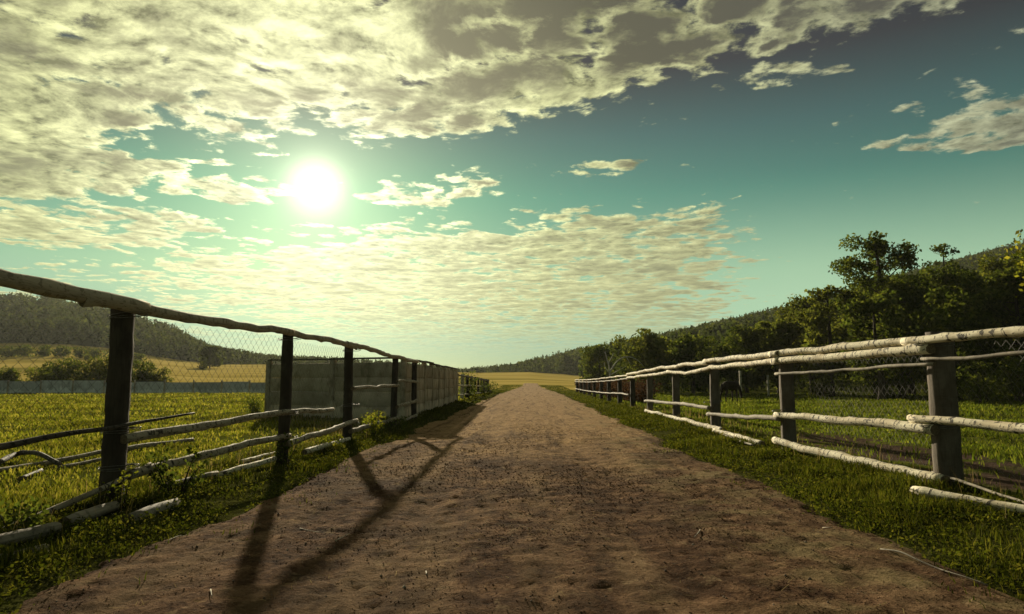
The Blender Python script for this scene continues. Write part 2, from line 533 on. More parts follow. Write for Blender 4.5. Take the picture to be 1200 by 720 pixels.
# concrete
def concrete(name, lo, hi, stain):
    m, n = material(name)
    P = pos(n)
    rand = n.add('ShaderNodeObjectInfo').outputs['Random']
    a = n.noise(P, 2.4, 6, 0.65)
    b = n.noise(P, 30, 4, 0.6)
    s = n.noise(n.vm('MULTIPLY', P, (2.4, 2.4, 1.1)), 1.0, 6, 0.68)
    c = n.ramp(n.m('ADD', n.m('MULTIPLY', a, 0.7), n.m('MULTIPLY', b, 0.3)), [(0.36, lo), (0.62, hi)])
    k = n.ss(rand, 0, 1, 0.8, 1.12)
    c = n.mix(1.0, c, n.comb(k, k, k), 'MULTIPLY')
    c = n.mix(n.ss(s, 0.50, 0.66, 0, 0.75), c, stain)
    sp = n.m('ADD', n.noise(n.vm('MULTIPLY', P, (3, 3, 1)), 1.0, 5, 0.65), n.ss(n.sep(P)[2], 0.10, 0.75, 0.16, -0.12))
    c = n.mix(n.ss(sp, 0.52, 0.62, 0, 0.6), c, tuple(min(1, 1.5 * q) for q in hi))
    principled(n, c, 0.92, n.m('ADD', b, a), 0.5, 0.012, 0.2)
    return m
M['concrete'] = concrete('concrete', (0.32, 0.265, 0.19), (0.54, 0.455, 0.335), (0.15, 0.124, 0.083))
M['coping'] = concrete('coping', (0.10, 0.088, 0.066), (0.18, 0.16, 0.12), (0.05, 0.046, 0.034))
M['sheet'] = concrete('cement_sheet', (0.42, 0.42, 0.39), (0.62, 0.62, 0.57), (0.30, 0.30, 0.26))
m, n = material('stone')
r = n.add('ShaderNodeNewGeometry').outputs['Random Per Island']
principled(n, n.ramp(r, [(0.0, (0.08, 0.055, 0.038)), (0.7, (0.20, 0.145, 0.10)), (1.0, (0.42, 0.36, 0.28))]), 0.9)
M['stone'] = m
m, n = material('coat')
principled(n, n.ramp(n.noise(pos(n), 8, 4), [(0.35, (0.018, 0.013, 0.010)), (0.7, (0.040, 0.027, 0.019))]), 0.85, spec=0.1)
M['coat'] = m

# ------------------------------------------------------------------ ground sheet and track
ax = axis(9.0, 0.30, 1500, 1.09)
xs = np.concatenate([-ax[:0:-1], ax])
ay = axis(30.0, 0.35, 1500, 1.06)
ab = axis(3.0, 0.5, 120, 1.3)
ys = np.concatenate([-ab[:0:-1], ay])
ground = obj('ground', grid_mesh('ground', xs, ys, gz), M['land'])
tag(ground, 'grass paddocks, golden fields and wooded hills around the dirt track', kind='structure')


def edge_l(y):
    return -2.86 * narrow(y) + 0.32 * fbm(y * 0.6, 0 * y, 21, 5, 0.62) + 0.06 * vnoise(y * 5, 0 * y, 3)


def edge_r(y):
    return 2.72 * narrow(y) + 0.32 * fbm(y * 0.6, 0 * y + 5, 33, 5, 0.62) + 0.06 * vnoise(y * 5, 0 * y, 8)


yv = [-3.0]
while yv[-1] < 125:
    yv.append(yv[-1] + max(0.035, 0.0055 * max(yv[-1], 0)))
yv = np.array(yv)
sv = np.linspace(0, 1, 120)
S, Y = np.meshgrid(sv, yv)
EL, ER = edge_l(Y), edge_r(Y)
X = EL - 0.25 + (ER - EL + 0.5) * S


def road_z(x, y):
    """height of the track: two shallow ruts, lumps, edges dipping under the grass"""
    el, er = edge_l(y), edge_r(y)
    s = (x - el + 0.25) / (er - el + 0.5)
    e = np.minimum(s, 1 - s)
    z = terrain(x, y) + 0.028 + sstep(e, 0.0, 0.06) * 0.012 - (1 - sstep(e, 0.0, 0.045)) * 0.06
    rut = np.exp(-((x + 0.95 + 0.15 * np.sin(y * 0.21)) / 0.28) ** 2) + np.exp(-((x - 0.85 - 0.15 * np.sin(y * 0.19 + 1)) / 0.28) ** 2)
    z = z - 0.026 * rut + 0.034 * fbm(x * 1.1, y * 0.8, 41, 3) + 0.022 * fbm(x * 4.2, y * 2.6, 47, 3) * (0.7 + 0.6 * rut)
    return z + 0.021 * fbm(x * 11, y * 9, 53, 3, 0.65) + 0.016 * fbm(x * 6, y * 0.5, 59, 2) * (0.5 + rut)


Z = road_z(X, Y)
V = np.stack([X, Y, Z], -1).reshape(-1, 3)
nx, ny = len(sv), len(yv)
i = np.arange(nx - 1)[None, :] + nx * np.arange(ny - 1)[:, None]
F = np.stack([i, i + 1, i + 1 + nx, i + nx], -1).reshape(-1, 4)
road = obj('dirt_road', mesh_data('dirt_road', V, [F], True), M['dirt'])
tag(road, 'rutted brown dirt track running straight between the two fences', kind='structure')


# ------------------------------------------------------------------ poles
def tube(points, r0, r1, seed, sides=9, step=0.16, wob=0.25, rough=0.15, square=0.0, flat_r=1.0, caps=True, knots=True, bend=0.012):
    g = rnd(seed)
    P = np.array(points, float)
    seg = np.linalg.norm(np.diff(P, axis=0), axis=1)
    L = np.concatenate([[0], np.cumsum(seg)])
    nr = max(3, int(L[-1] / step) + 1)
    s = np.linspace(0, L[-1], nr)
    C = np.stack([np.interp(s, L, P[:, k]) for k in range(3)], -1)
    if nr > 4:                                            # round off the corners of the polyline
        for _ in range(2):
            C[1:-1] = 0.25 * C[:-2] + 0.5 * C[1:-1] + 0.25 * C[2:]
    rad = np.interp(s, [0, L[-1]], [r0, r1])
    ph = g.uniform(0, 50)
    lat = np.stack([fbm(s * 0.9 + ph, s * 0 + k * 7.7, seed + k, 3) for k in range(3)], -1) * bend * 2 * min(1.0, L[-1] / 2)
    fade = np.minimum(s, L[-1] - s) / max(L[-1], 1e-6) * 4
    C = C + lat * np.clip(fade, 0, 1)[:, None]
    T = np.gradient(C, axis=0)
    T /= np.linalg.norm(T, axis=1)[:, None] + 1e-9
    up = np.array([0, 0, 1.0]) if abs(T[0][2]) < 0.8 else np.array([0, 1.0, 0])
    A = np.cross(T, up)
    A /= np.linalg.norm(A, axis=1)[:, None] + 1e-9
    B = np.cross(A, T)
    th = np.linspace(0, 2 * np.pi, sides, endpoint=False) + (np.pi / 4 if square else 0)
    shape = np.ones(sides)
    if square:
        shape = 1 / np.maximum(np.abs(np.cos(th)), np.abs(np.sin(th))) ** square
    R_ = rad[:, None] * shape[None, :]
    R_ = R_ * (1 + rough * 2 * fbm(s[:, None] * 6 + ph, th[None, :] * 0.9 + np.zeros_like(R_), seed + 9, 3))
    if knots:
        for _ in range(int(L[-1] * 2.2) + 1):
            ks, kt = g.uniform(0, L[-1]), g.uniform(0, 2 * np.pi)
            dth = np.abs((th - kt + np.pi) % (2 * np.pi) - np.pi)
            R_ = R_ + rad[:, None] * 0.45 * np.exp(-((s[:, None] - ks) / 0.05) ** 2 - (dth[None, :] / 0.5) ** 2)
    V = C[:, None, :] + R_[..., None] * (np.cos(th)[None, :, None] * A[:, None, :] + np.sin(th)[None, :, None] * B[:, None, :] * flat_r)
    V = V.reshape(-1, 3)
    UV = np.stack([np.repeat(s, sides), np.tile(th, nr) * np.mean(rad)], -1)
    i = np.arange(nr - 1)[:, None] * sides + np.arange(sides)[None, :]
    j = np.arange(nr - 1)[:, None] * sides + (np.arange(sides)[None, :] + 1) % sides
    F = np.stack([i, j, j + sides, i + sides], -1).reshape(-1, 4)
    faces = [F]
    if caps:
        faces.append(np.arange(sides)[::-1][None, :])
        faces.append((np.arange(sides) + (nr - 1) * sides)[None, :])
    return V, faces, UV


def pole(name, points, r0, r1, kind, seed, parent=None, **kw):
    V, faces, UV = tube(points, r0, r1, seed, **kw)
    me = mesh_data(name, V, faces, True, UV)
    me.materials.append(M[kind])
    me.materials.append(M['cut'])
    nf = len(me.polygons)
    for k in (nf - 1, nf - 2):
        me.polygons[k].material_index = 1
        me.polygons[k].use_smooth = False
    return obj(name, me, None, parent)


def post(parent, x, y, top, r, kind, seed, lean=(0, 0), depth=0.92, name='post', square=0.85):
    b = float(gz(x, y)) - 0.25
    pts = [(x, y, b), (x + lean[0] * 0.5, y + lean[1] * 0.5, (b + top) / 2), (x + lean[0], y + lean[1], top)]
    return pole(name, pts, r * 1.04, r * 0.97, kind, seed, parent, sides=12, step=0.1, rough=0.05, square=square, flat_r=depth, knots=False, bend=0.006)


def chain_link(parent, a, b, z0, z1, seed, p=0.07, r=0.0017):
    """woven zig-zag wires from post a to post b"""
    a, b = np.array(a, float), np.array(b, float)
    L = np.linalg.norm(b - a)
    d = (b - a) / L
    nw = int(L / p)
    nz_ = int((z1 - z0) / p)
    k = np.arange(nw)[:, None]
    q = np.arange(nz_ + 1)[None, :]
    s = (k + ((q + k) % 2)) * p
    z = z1 - q * p + 0 * k
    sag = 0.05 * fbm(s * 0.8, z * 0.8, seed, 3)
    s = s + 0.03 * fbm(s * 0.7, z * 0.7, seed + 4, 2)
    nrm = np.array([d[1], -d[0]])
    side = ((k + q) % 2 - 0.5) * 0.006
    PX = a[0] + d[0] * s + nrm[0] * (sag + side)
    PY = a[1] + d[1] * s + nrm[1] * (sag + side)
    PZ = z + 0.04 * fbm(s * 0.6, z * 0.5, seed + 8, 2)
    C = np.stack([PX, PY, PZ], -1)                         # (nw, nz+1, 3)
    A, B = C[:, :-1].reshape(-1, 3), C[:, 1:].reshape(-1, 3)
    T = B - A
    T /= np.linalg.norm(T, axis=1)[:, None]
    N1 = np.cross(T, np.array([nrm[0], nrm[1], 0]))
    N1 /= np.linalg.norm(N1, axis=1)[:, None]
    N2 = np.cross(T, N1)
    V = []
    for base in (A, B):
        for ang in (0, 2.094, 4.189):
            V.append(base + r * (math.cos(ang) * N1 + math.sin(ang) * N2))
    V = np.stack(V, 1).reshape(-1, 3)
    o6 = 6 * np.arange(len(A))[:, None]
    F = np.concatenate([o6 + np.array([[0, 1, 4, 3]]), o6 + np.array([[1, 2, 5, 4]]), o6 + np.array([[2, 0, 3, 5]])])
    o = obj('wire_mesh', mesh_data('wire_mesh', V, [F]), M['wire'], parent)
    o['kind'] = 'stuff'
    return o

# ------------------------------------------------------------------ left fence
LP = [(-5.30, 3.4), (-4.32, 6.91), (-3.86, 10.4), (-3.81, 13.9), (-3.76, 18.3), (-3.70, 21.2)]
LTOP = [2.28, 2.07, 2.04, 2.02, 1.93, 1.86]
LR = [0.10, 0.100, 0.082, 0.092, 0.085, 0.085]
fence_l = empty('paddock_fence', (-4.32, 6.91, 0))
tag(fence_l, 'weathered pole fence with sagging wire mesh along the shaded left verge', 'fence')
def under(root, o):
    """keep world coordinates in a child of a placed empty"""
    o.parent = root
    o.matrix_parent_inverse = root.matrix_basis.inverted()
    return o
for k, ((x, y), zt, r) in enumerate(zip(LP, LTOP, LR)):
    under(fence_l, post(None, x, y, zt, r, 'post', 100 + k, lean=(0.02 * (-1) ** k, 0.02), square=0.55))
LEFT_RAILS = [
    ([(-5.35, 3.2, 2.32), (-4.73, 4.98, 2.24), (-4.57, 5.55, 2.18), (-4.4, 6.16, 2.13), (-4.16, 7.02, 2.07)], 0.078, 0.080, 'w'),
    ([(-4.36, 6.3, 2.09), (-4.22, 6.81, 2.09), (-4.01, 8.27, 2.03), (-3.73, 10.3, 2.05)], 0.066, 0.050, 'w'),
    ([(-3.8, 9.86, 2.05), (-3.72, 11.39, 2.03), (-3.68, 13.95, 2.0)], 0.052, 0.052, 'w'),
    ([(-3.69, 13.22, 2.03), (-3.66, 15.6, 2.0), (-3.64, 17.66, 1.91), (-3.62, 21.2, 1.89)], 0.055, 0.05, 'w'),
    ([(-4.95, 4.2, 0.70), (-4.65, 5.28, 0.72), (-4.54, 5.66, 0.73), (-4.39, 6.18, 0.78), (-4.25, 6.71, 0.8), (-4.13, 7.35, 0.87), (-4.05, 7.99, 0.91)], 0.05, 0.013, 'd'),
    ([(-4.2, 6.85, 0.7), (-4.1, 7.57, 0.74), (-3.97, 8.56, 0.77), (-3.74, 10.2, 0.79), (-3.7, 12.46, 0.76)], 0.060, 0.046, 'b'),
    ([(-3.69, 13.75, 1.13), (-3.64, 18.3, 1.16)], 0.050, 0.044, 'b'),
    ([(-3.64, 18.1, 1.28), (-3.60, 21.2, 1.25)], 0.045, 0.045, 'b'),
    ([(-4.30, 5.05, 0.03), (-4.42, 5.72, 0.06), (-4.40, 6.15, 0.14), (-4.24, 6.65, 0.25), (-4.14, 7.27, 0.4)], 0.056, 0.020, 'b'),
    ([(-4.18, 6.95, 0.32), (-4.06, 7.9, 0.39), (-3.94, 8.77, 0.42), (-3.74, 10.35, 0.45)], 0.059, 0.052, 'b'),
    ([(-3.75, 10.25, 0.33), (-3.71, 11.77, 0.38), (-3.68, 14.12, 0.46)], 0.056, 0.052, 'b'),
    ([(-3.69, 13.7, 0.26), (-3.63, 18.3, 0.28)], 0.056, 0.056, 'b'),
    ([(-3.64, 18.2, 0.58), (-3.60, 21.2, 0.69)], 0.056, 0.054, 'b'),
    ([(-3.63, 18.2, 0.14), (-3.60, 21.1, 0.21)], 0.05, 0.05, 'b'),
]
for k, (pts, r0, r1, kd) in enumerate(LEFT_RAILS):
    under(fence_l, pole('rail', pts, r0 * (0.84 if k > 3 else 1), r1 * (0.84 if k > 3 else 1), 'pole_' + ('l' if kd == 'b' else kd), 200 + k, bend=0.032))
for k in range(4):
    under(fence_l, chain_link(None, (LP[k][0] - 0.08, LP[k][1]), (LP[k + 1][0] - 0.08, LP[k + 1][1]), 0.12, min(LTOP[k], LTOP[k + 1]) - 0.06, 300 + k))

# ------------------------------------------------------------------ right fence
RP = [(5.5, 4.2), (5.08, 8.44), (4.71, 12.5), (4.72, 17.39), (4.74, 22.12), (4.68, 26.6)] + [(4.70 + 0.03 * (k % 2), 31.2 + 4.7 * k) for k in range(9)]
RTOP = [1.84, 1.90, 1.80, 1.78, 1.72, 1.66] + [1.60, 1.56, 1.50, 1.46, 1.42, 1.40, 1.40, 1.40, 1.40]
RR = [0.135, 0.135, 0.115, 0.115, 0.11, 0.11] + [0.11] * 9
fence_r = empty('paddock_fence', (5.08, 8.44, 0))
tag(fence_r, 'fence of pale birch poles on thick square posts along the sunlit right verge', 'fence')
for k, ((x, y), zt, r) in enumerate(zip(RP, RTOP, RR)):
    under(fence_r, post(None, x, y, zt, r, 'sleeper' if k < 6 else 'post', 400 + k, lean=(0.015, 0.01), depth=0.62, square=0.9))
RIGHT_RAILS = [
    ([(5.33, 4.1, 1.78), (5.12, 6.11, 1.79), (5.04, 6.94, 1.8), (4.96, 7.75, 1.8), (4.85, 8.80, 1.8)], 0.062, 0.052, 'b'),
    ([(4.87, 8.62, 1.8), (4.75, 9.96, 1.8), (4.51, 12.7, 1.79)], 0.056, 0.056, 'b'),
    ([(4.53, 12.3, 1.79), (4.52, 13.85, 1.79), (4.53, 17.6, 1.80)], 0.056, 0.054, 'b'),
    ([(4.9, 8.30, 1.68), (4.75, 9.97, 1.67), (4.51, 12.6, 1.65)], 0.066, 0.058, 'b'),
    ([(4.53, 12.27, 1.67), (4.52, 14.43, 1.63), (4.53, 16.73, 1.62), (4.54, 20.17, 1.50), (4.54, 22.4, 1.59)], 0.056, 0.05, 'b'),
    ([(4.53, 17.2, 1.75), (4.55, 22.42, 1.74), (4.50, 26.7, 1.66), (4.51, 31.51, 1.58)], 0.056, 0.055, 'b'),
    ([(4.55, 21.92, 1.58), (4.49, 26.7, 1.48), (4.51, 31.5, 1.42)], 0.055, 0.055, 'b'),
    ([(4.9, 8.25, 1.5), (4.77, 9.78, 1.46), (4.52, 12.5, 1.42)], 0.022, 0.026, 'g'),
    ([(5.12, 6.0, 1.60), (5.0, 7.28, 1.59), (4.89, 8.5, 1.57)], 0.023, 0.021, 'g'),
    ([(4.52, 12.6, 0.67), (4.74, 10.06, 0.7), (4.9, 8.33, 0.7)], 0.056, 0.063, 'b'),
    ([(4.86, 8.78, 0.81), (4.95, 7.85, 0.82), (5.04, 6.93, 0.81), (5.33, 4.1, 0.80)], 0.050, 0.058, 'b'),
    ([(4.53, 17.4, 0.44), (4.53, 12.37, 0.61)], 0.045, 0.048, 'g'),
    ([(4.49, 26.6, 0.5), (4.54, 20.29, 0.59), (4.53, 17.2, 0.6)], 0.05, 0.05, 'g'),
    ([(4.52, 12.7, 0.20), (4.74, 10.12, 0.15), (4.91, 8.2, 0.10)], 0.060, 0.079, 'b'),
    ([(4.49, 26.48, 0.12), (4.54, 20.36, 0.12), (4.53, 16.1, 0.13)], 0.062, 0.064, 'b'),
]
for k in range(6, 14):
    for zz_, rr, kd in ((-0.06, 0.040, 'b'), (-0.24, 0.036, 'g'), (-0.95, 0.038, 'g')):
        a, b = RP[k], RP[k + 1]
        RIGHT_RAILS.append(([(a[0] - 0.17, a[1] - 0.2, RTOP[k] + zz_), (b[0] - 0.17, b[1] + 0.2, RTOP[k + 1] + zz_)], rr, rr, kd))
for k, (pts, r0, r1, kd) in enumerate(RIGHT_RAILS):
    under(fence_r, pole('rail', pts, r0, r1, 'pole_' + kd, 500 + k, bend=0.030, step=0.16 if k < 15 else 0.5))
for k in range(2):
    under(fence_r, chain_link(None, (RP[k][0] + 0.10, RP[k][1]), (RP[k + 1][0] + 0.10, RP[k + 1][1]), 0.16, min(RTOP[k], RTOP[k + 1]) - 0.08, 600 + k))

# wire ties lashing the rails to the near posts
def wire_tie(root, x, y, z, hx, hy, seed):
    g_ = rnd(seed)
    pts = []
    for q in range(3):
        for a_ in range(12):
            t_ = a_ / 12 * 2 * math.pi
            c_, s_2 = math.cos(t_), math.sin(t_)
            m_ = max(abs(c_), abs(s_2)) ** 0.6
            pts.append((x + hx * c_ / m_, y + hy * s_2 / m_, z + 0.02 * math.sin(t_ + q) + 0.012 * q + g_.normal(0, 0.003)))
    V, fc, _ = tube(pts, 0.0035, 0.0035, seed, sides=5, step=0.03, knots=False, bend=0.0)
    under(root, obj('wire_tie', mesh_data('wire_tie', V, fc, True), M['wire']))
for k in (1, 2, 3):
    for q, z_ in enumerate((LTOP[k] - 0.10, 0.78, 0.40)):
        wire_tie(fence_l, LP[k][0] + 0.05, LP[k][1], z_, LR[k] + 0.10, LR[k] + 0.012, 640 + k * 3 + q)
for k in (1, 2, 3):
    for q, z_ in enumerate((1.74, 0.74)):
        wire_tie(fence_r, RP[k][0] - 0.06, RP[k][1], z_, RR[k] + 0.11, RR[k] * 0.62 + 0.012, 660 + k * 3 + q)

# ------------------------------------------------------------------ poles lying about
LOOSE = [
    ([(4.2, 7.63, 0.10), (4.38, 7.04, 0.10), (4.72, 6.05, 0.10)], 0.046, 0.050, 'b', 'pale birch pole lying in the grass beside the thick square post'),
    ([(5.01, 8.64, 0.16), (4.97, 7.66, 0.10), (4.83, 6.6, 0.09)], 0.017, 0.014, 'g', 'thin grey stick leaning down from the foot of the thick square post'),
    ([(4.40, 16.4, 0.10), (4.42, 14.81, 0.10), (4.40, 13.0, 0.10)], 0.052, 0.052, 'b', 'short pale pole lying under the lowest rail of the birch fence'),
    ([(4.29, 15.01, 0.09), (4.17, 12.8, 0.09)], 0.024, 0.02, 'g', 'thin grey branch lying on the right verge grass'),
    ([(-7.63, 9.48, 0.12), (-8.0, 10.3, 0.20), (-7.4, 9.95, 0.24), (-6.71, 9.5, 0.10)], 0.042, 0.03, 'd', 'crooked dark branch lying in the left paddock'),
    ([(-7.15, 8.6, 0.10), (-7.11, 9.87, 0.10), (-7.15, 11.3, 0.12)], 0.036, 0.034, 'g', 'long straight grey pole lying in the left paddock'),
    ([(-6.6, 9.3, 0.09), (-6.56, 10.4, 0.10)], 0.03, 0.026, 'g', 'short grey pole lying beside the crooked dark branch'),
    ([(-7.13, 11.6, 0.10), (-7.07, 12.64, 0.10), (-6.9, 13.6, 0.10)], 0.045, 0.040, 'g', 'grey pole lying in paddock grass towards the concrete wall'),
    ([(-6.39, 8.32, 0.08), (-6.67, 9.07, 0.09)], 0.027, 0.02, 'd', 'short dark stick lying in the left paddock grass'),
    ([(-4.10, 7.4, 0.12), (-3.98, 8.5, 0.13)], 0.034, 0.032, 'g', 'short grey pole lying behind the leafy shrub'),
    ([(-3.98, 8.42, 0.10), (-3.80, 9.95, 0.15)], 0.038, 0.036, 'b', 'short pale pole lying at the foot of the second post'),
    ([(-3.72, 11.0, 0.13), (-3.69, 13.6, 0.12)], 0.046, 0.042, 'b', 'pale pole lying under the rails before the concrete wall'),
    ([(-4.28, 9.85, 0.10), (-4.3, 11.7, 0.10)], 0.034, 0.035, 'b', 'thin pale pole lying behind the left fence'),
    ([(-4.02, 4.3, 0.10), (-3.95, 5.0, 0.10), (-3.88, 5.5, 0.10)], 0.056, 0.052, 'g', 'thick greenish log half buried in the left verge'),
    ([(-3.97, 5.72, 0.09), (-4.0, 6.45, 0.10)], 0.055, 0.05, 'g', 'mossy log stump lying beside the first dark post'),
    ([(-3.56, 5.95, 0.07), (-3.54, 6.7, 0.08)], 0.060, 0.056, 'g', 'mossy log lying under the leafy shrub'),
    ([(-3.70, 4.2, 0.08), (-3.57, 4.95, 0.07)], 0.046, 0.04, 'g', 'thin mossy log lying towards the edge of the track'),
]
for k, (pts, r0, r1, kd, lab) in enumerate(LOOSE):
    o = pole('fallen_pole', pts, r0, r1, 'pole_' + kd, 700 + k, bend=0.02)
    tag(o, lab, 'pole', 'poles lying on the ground')
TWIGS = [[(-2.87, 5.31, 0.05), (-2.92, 5.5, 0.07), (-2.95, 5.62, 0.06)], [(-1.91, 4.07, 0.055), (-1.77, 3.84, 0.06)], [(-1.54, 5.35, 0.05), (-1.55, 5.58, 0.055)],
         [(-0.71, 4.63, 0.055), (-0.64, 4.44, 0.055)], [(2.52, 6.01, 0.05), (2.50, 5.82, 0.05)],
         [(1.41, 5.78, 0.055), (1.34, 5.43, 0.055)], [(-2.0, 5.87, 0.055), (-1.77, 5.51, 0.055)]]
for k, pts in enumerate(TWIGS):
    o = pole('twig', [(p[0] + (q > 0) * 0.05 * ((-1) ** k), p[1] + (q > 0) * 0.06, float(road_z(np.array(p[0]), np.array(p[1]))) + 0.006 + 0.012 * (q > 0)) for q, p in enumerate(pts)], 0.005, 0.0025, 'post_pale' if k % 2 else 'pole_w', 800 + k, sides=6, step=0.05, bend=0.03, knots=False)
    tag(o, 'short pale twig lying on the bare brown dirt track', 'twig', 'twigs on the track')
o = pole('root', [(2.60, 5.2, 0.05), (2.62, 5.0, 0.09), (2.63, 4.89, 0.08), (2.70, 4.67, 0.06), (2.70, 4.5, 0.08), (2.78, 4.3, 0.06)], 0.007, 0.004, 'pole_g', 850, sides=6, step=0.05, bend=0.05, knots=False)
tag(o, 'long thin bent root along the right edge of the dirt track', 'root')


# ------------------------------------------------------------------ concrete walls
def box_mesh(name, l, d, h, bev, seed, x0=0.0):
    """slab l (x) by d (y) by h (z) with bevelled rims, from x0, slightly uneven"""
    g = rnd(seed)
    xs_ = [0, bev, l - bev, l]
    zs_ = [0, bev, h - bev, h]
    V, F = [], []
    for sgn in (-1, 1):
        base = len(V)
        for a, zc in enumerate(zs_):
            for b, xc in enumerate(xs_):
                rim = a in (0, 3) or b in (0, 3)
                V.append((x0 + xc, sgn * (d / 2 - (bev if rim else 0)) + g.normal(0, 0.002), zc + g.normal(0, 0.002)))
        for a in range(3):
            for b in range(3):
                q = [base + a * 4 + b, base + a * 4 + b + 1, base + (a + 1) * 4 + b + 1, base + (a + 1) * 4 + b]
                F.append(q if sgn < 0 else q[::-1])
    ring = [0, 1, 2, 3, 7, 11, 15, 14, 13, 12, 8, 4]
    for k in range(12):
        a, b = ring[k], ring[(k + 1) % 12]
        F.append([b, a, a + 16, b + 16])
    return mesh_data(name, V, [np.array(F)])


def panel_wall(root, pts, slab_h, courses, top_cap=True, start=0):
    """posts at pts, slabs stacked between them, coping on top"""
    H = slab_h * courses
    variants = {}
    for k, (x, y) in enumerate(pts):
        z = float(gz(x, y)) - 0.12
        me = box_mesh('post', 0.17, 0.17, H + 0.16, 0.015, 900 + k, -0.085)
        o = obj('post', me, M['concrete'], None)
        o.location = (x, y, z)
        if k + 1 < len(pts):
            dx_, dy_ = pts[k + 1][0] - x, pts[k + 1][1] - y
        o.rotation_euler = (0, 0, math.atan2(dy_, dx_))
        under(root, o)
        if k + 1 == len(pts):
            break
        L = math.hypot(dx_, dy_)
        for c in range(courses):
            me = box_mesh('slab', L - 0.15, 0.075, slab_h - 0.003, 0.030, 950 + k * 10 + c, 0.075)
            o = obj('slab', me, M['concrete'], None)
            o.location = (x, y, z + 0.05 + c * slab_h)
            o.rotation_euler = (0, 0, math.atan2(dy_, dx_))
            under(root, o)
        if top_cap:
            me = box_mesh('coping', L - 0.01, 0.22, 0.055, 0.012, 990 + k, 0.005)
            o = obj('coping', me, M['coping'], None)
            o.location = (x, y, z + H + 0.165)
            o.rotation_euler = (0, 0, math.atan2(dy_, dx_))
            under(root, o)


wall = empty('concrete_wall', (-4.0, 20.9, 0))
tag(wall, 'grey wall of stacked concrete slabs between posts, turning a corner at the track', 'wall')
panel_wall(wall, [(-9.1, 23.0), (-6.55, 21.95), (-4.0, 20.9)] + [(-4.0 - 0.055 * k, 20.9 + 2.33 * k) for k in range(1, 9)], 0.465, 4)

far_wall = empty('sheet_fence', (-48, 59.5, 0))
tag(far_wall, 'long low pale grey sheet fence across the back of the left paddock', 'fence')
FW = [(-80 + 2.45 * k, 49.2 + 0.86 * k) for k in range(27)]
s_ = np.linspace(0, 1, 61)
def corrugated(l, h, ribs):
    xs_ = s_ * l
    wy = 0.03 * np.sin(s_ * ribs * 2 * np.pi)
    V = np.concatenate([np.stack([xs_, wy + o_, np.full_like(xs_, z_)], -1) for o_ in (0, 0.012) for z_ in (0, h)])
    nn_ = len(xs_)
    k = np.arange(nn_ - 1)
    F = [np.stack([k, k + 1, k + 1 + nn_, k + nn_], -1), np.stack([k + 2 * nn_, k + 3 * nn_, k + 1 + 3 * nn_, k + 1 + 2 * nn_], -1),
         np.stack([k + nn_, k + 1 + nn_, k + 1 + 3 * nn_, k + 3 * nn_], -1)]
    return mesh_data('panel', V, F, False)
for k, (x, y) in enumerate(FW):
    z = float(gz(x, y)) - 0.08
    o = obj('post', box_mesh('post', 0.12, 0.12, 1.38, 0.01, 1100 + k, -0.06), M['concrete'])
    o.location = (x, y, z)
    o.rotation_euler = (0, 0, math.atan2(0.86, 2.45))
    under(far_wall, o)
    if k < len(FW) - 1:
        hgt = (1.30 if x < -42 else 1.16) + 0.05 * math.sin(k * 2.3)
        o = obj('panel', corrugated(2.46, hgt, 9 if x < -42 else 4), M['sheet'])
        o.location = (x + 0.06, y + 0.02, z + 0.02)
        o.rotation_euler = (0, 0, math.atan2(0.86, 2.45))
        under(far_wall, o)

# fence beyond the concrete wall on the left
fence_f = empty('pole_fence', (-4.5, 40.2, 0))
tag(fence_f, 'short run of pole fence beginning where the concrete wall ends', 'fence')
FP = [(-4.50 - 0.02 * k, 40.2 + 3.6 * k) for k in range(10)]
for k, (x, y) in enumerate(FP):
    under(fence_f, post(None, x, y, 1.75 - 0.04 * k, 0.11, 'post_pale' if k in (0, 1) else 'post', 1200 + k, lean=(0.03, 0)))
    if k < 9:
        for zz_, kd in ((1.62, 'd'), (1.0, 'b'), (0.42, 'b')):
            b = FP[k + 1]
            under(fence_f, pole('rail', [(x + 0.13, y - 0.1, zz_ - 0.04 * k), (b[0] + 0.13, b[1] + 0.1, zz_ - 0.04 * (k + 1))], 0.05, 0.045, 'pole_' + kd, 1230 + k, step=0.6))

# two pale stakes in the right paddock
for k, (x, y, h) in enumerate([(14.4, 46.5, 1.95), (18.2, 52.0, 1.7)]):
    o = post(None, x, y, h, 0.07, 'post_pale', 1300 + k)
    o.name = 'stake'
    tag(o, ['pale wooden stake standing behind the dark horse', 'pale wooden stake standing in the paddock near the trees'][k], 'stake', 'stakes in the paddock')


# ------------------------------------------------------------------ foliage
def leaf_quads(C, size, g, aspect=0.62, up=0.0, droop=0.0):
    """diamond leaves with random facing at centres C"""
    nq = len(C)
    a = g.normal(size=(nq, 3))
    a[:, 2] += up
    a /= np.linalg.norm(a, axis=1)[:, None]
    b = g.normal(size=(nq, 3))
    b -= (b * a).sum(1)[:, None] * a
    b /= np.linalg.norm(b, axis=1)[:, None]
    c = np.cross(a, b)
    s = np.asarray(size)
    s = (s if s.ndim else np.full(nq, float(s))) * g.uniform(0.65, 1.35, nq)
    s = s[:, None]
    V = np.stack([C - b * s * 0.5, C + c * s * 0.5 * aspect - b * s * 0.05, C + b * s * 0.5, C - c * s * 0.5 * aspect - b * s * 0.05], 1).reshape(-1, 3)
    return V, np.arange(4 * nq).reshape(-1, 4)


def clump_points(g, centers, radii, per, shell=0.45):
    out = []
    for c, r in zip(centers, radii):
        k = max(3, int(per * r * r))
        d = g.normal(size=(k, 3))
        d /= np.linalg.norm(d, axis=1)[:, None]
        rr = r * (shell + (1 - shell) * g.random(k) ** 0.6) * g.uniform(0.75, 1.15, k)
        p = c + d * rr[:, None] * np.array([1, 1, 0.72])
        out.append(p)
    return np.concatenate(out)


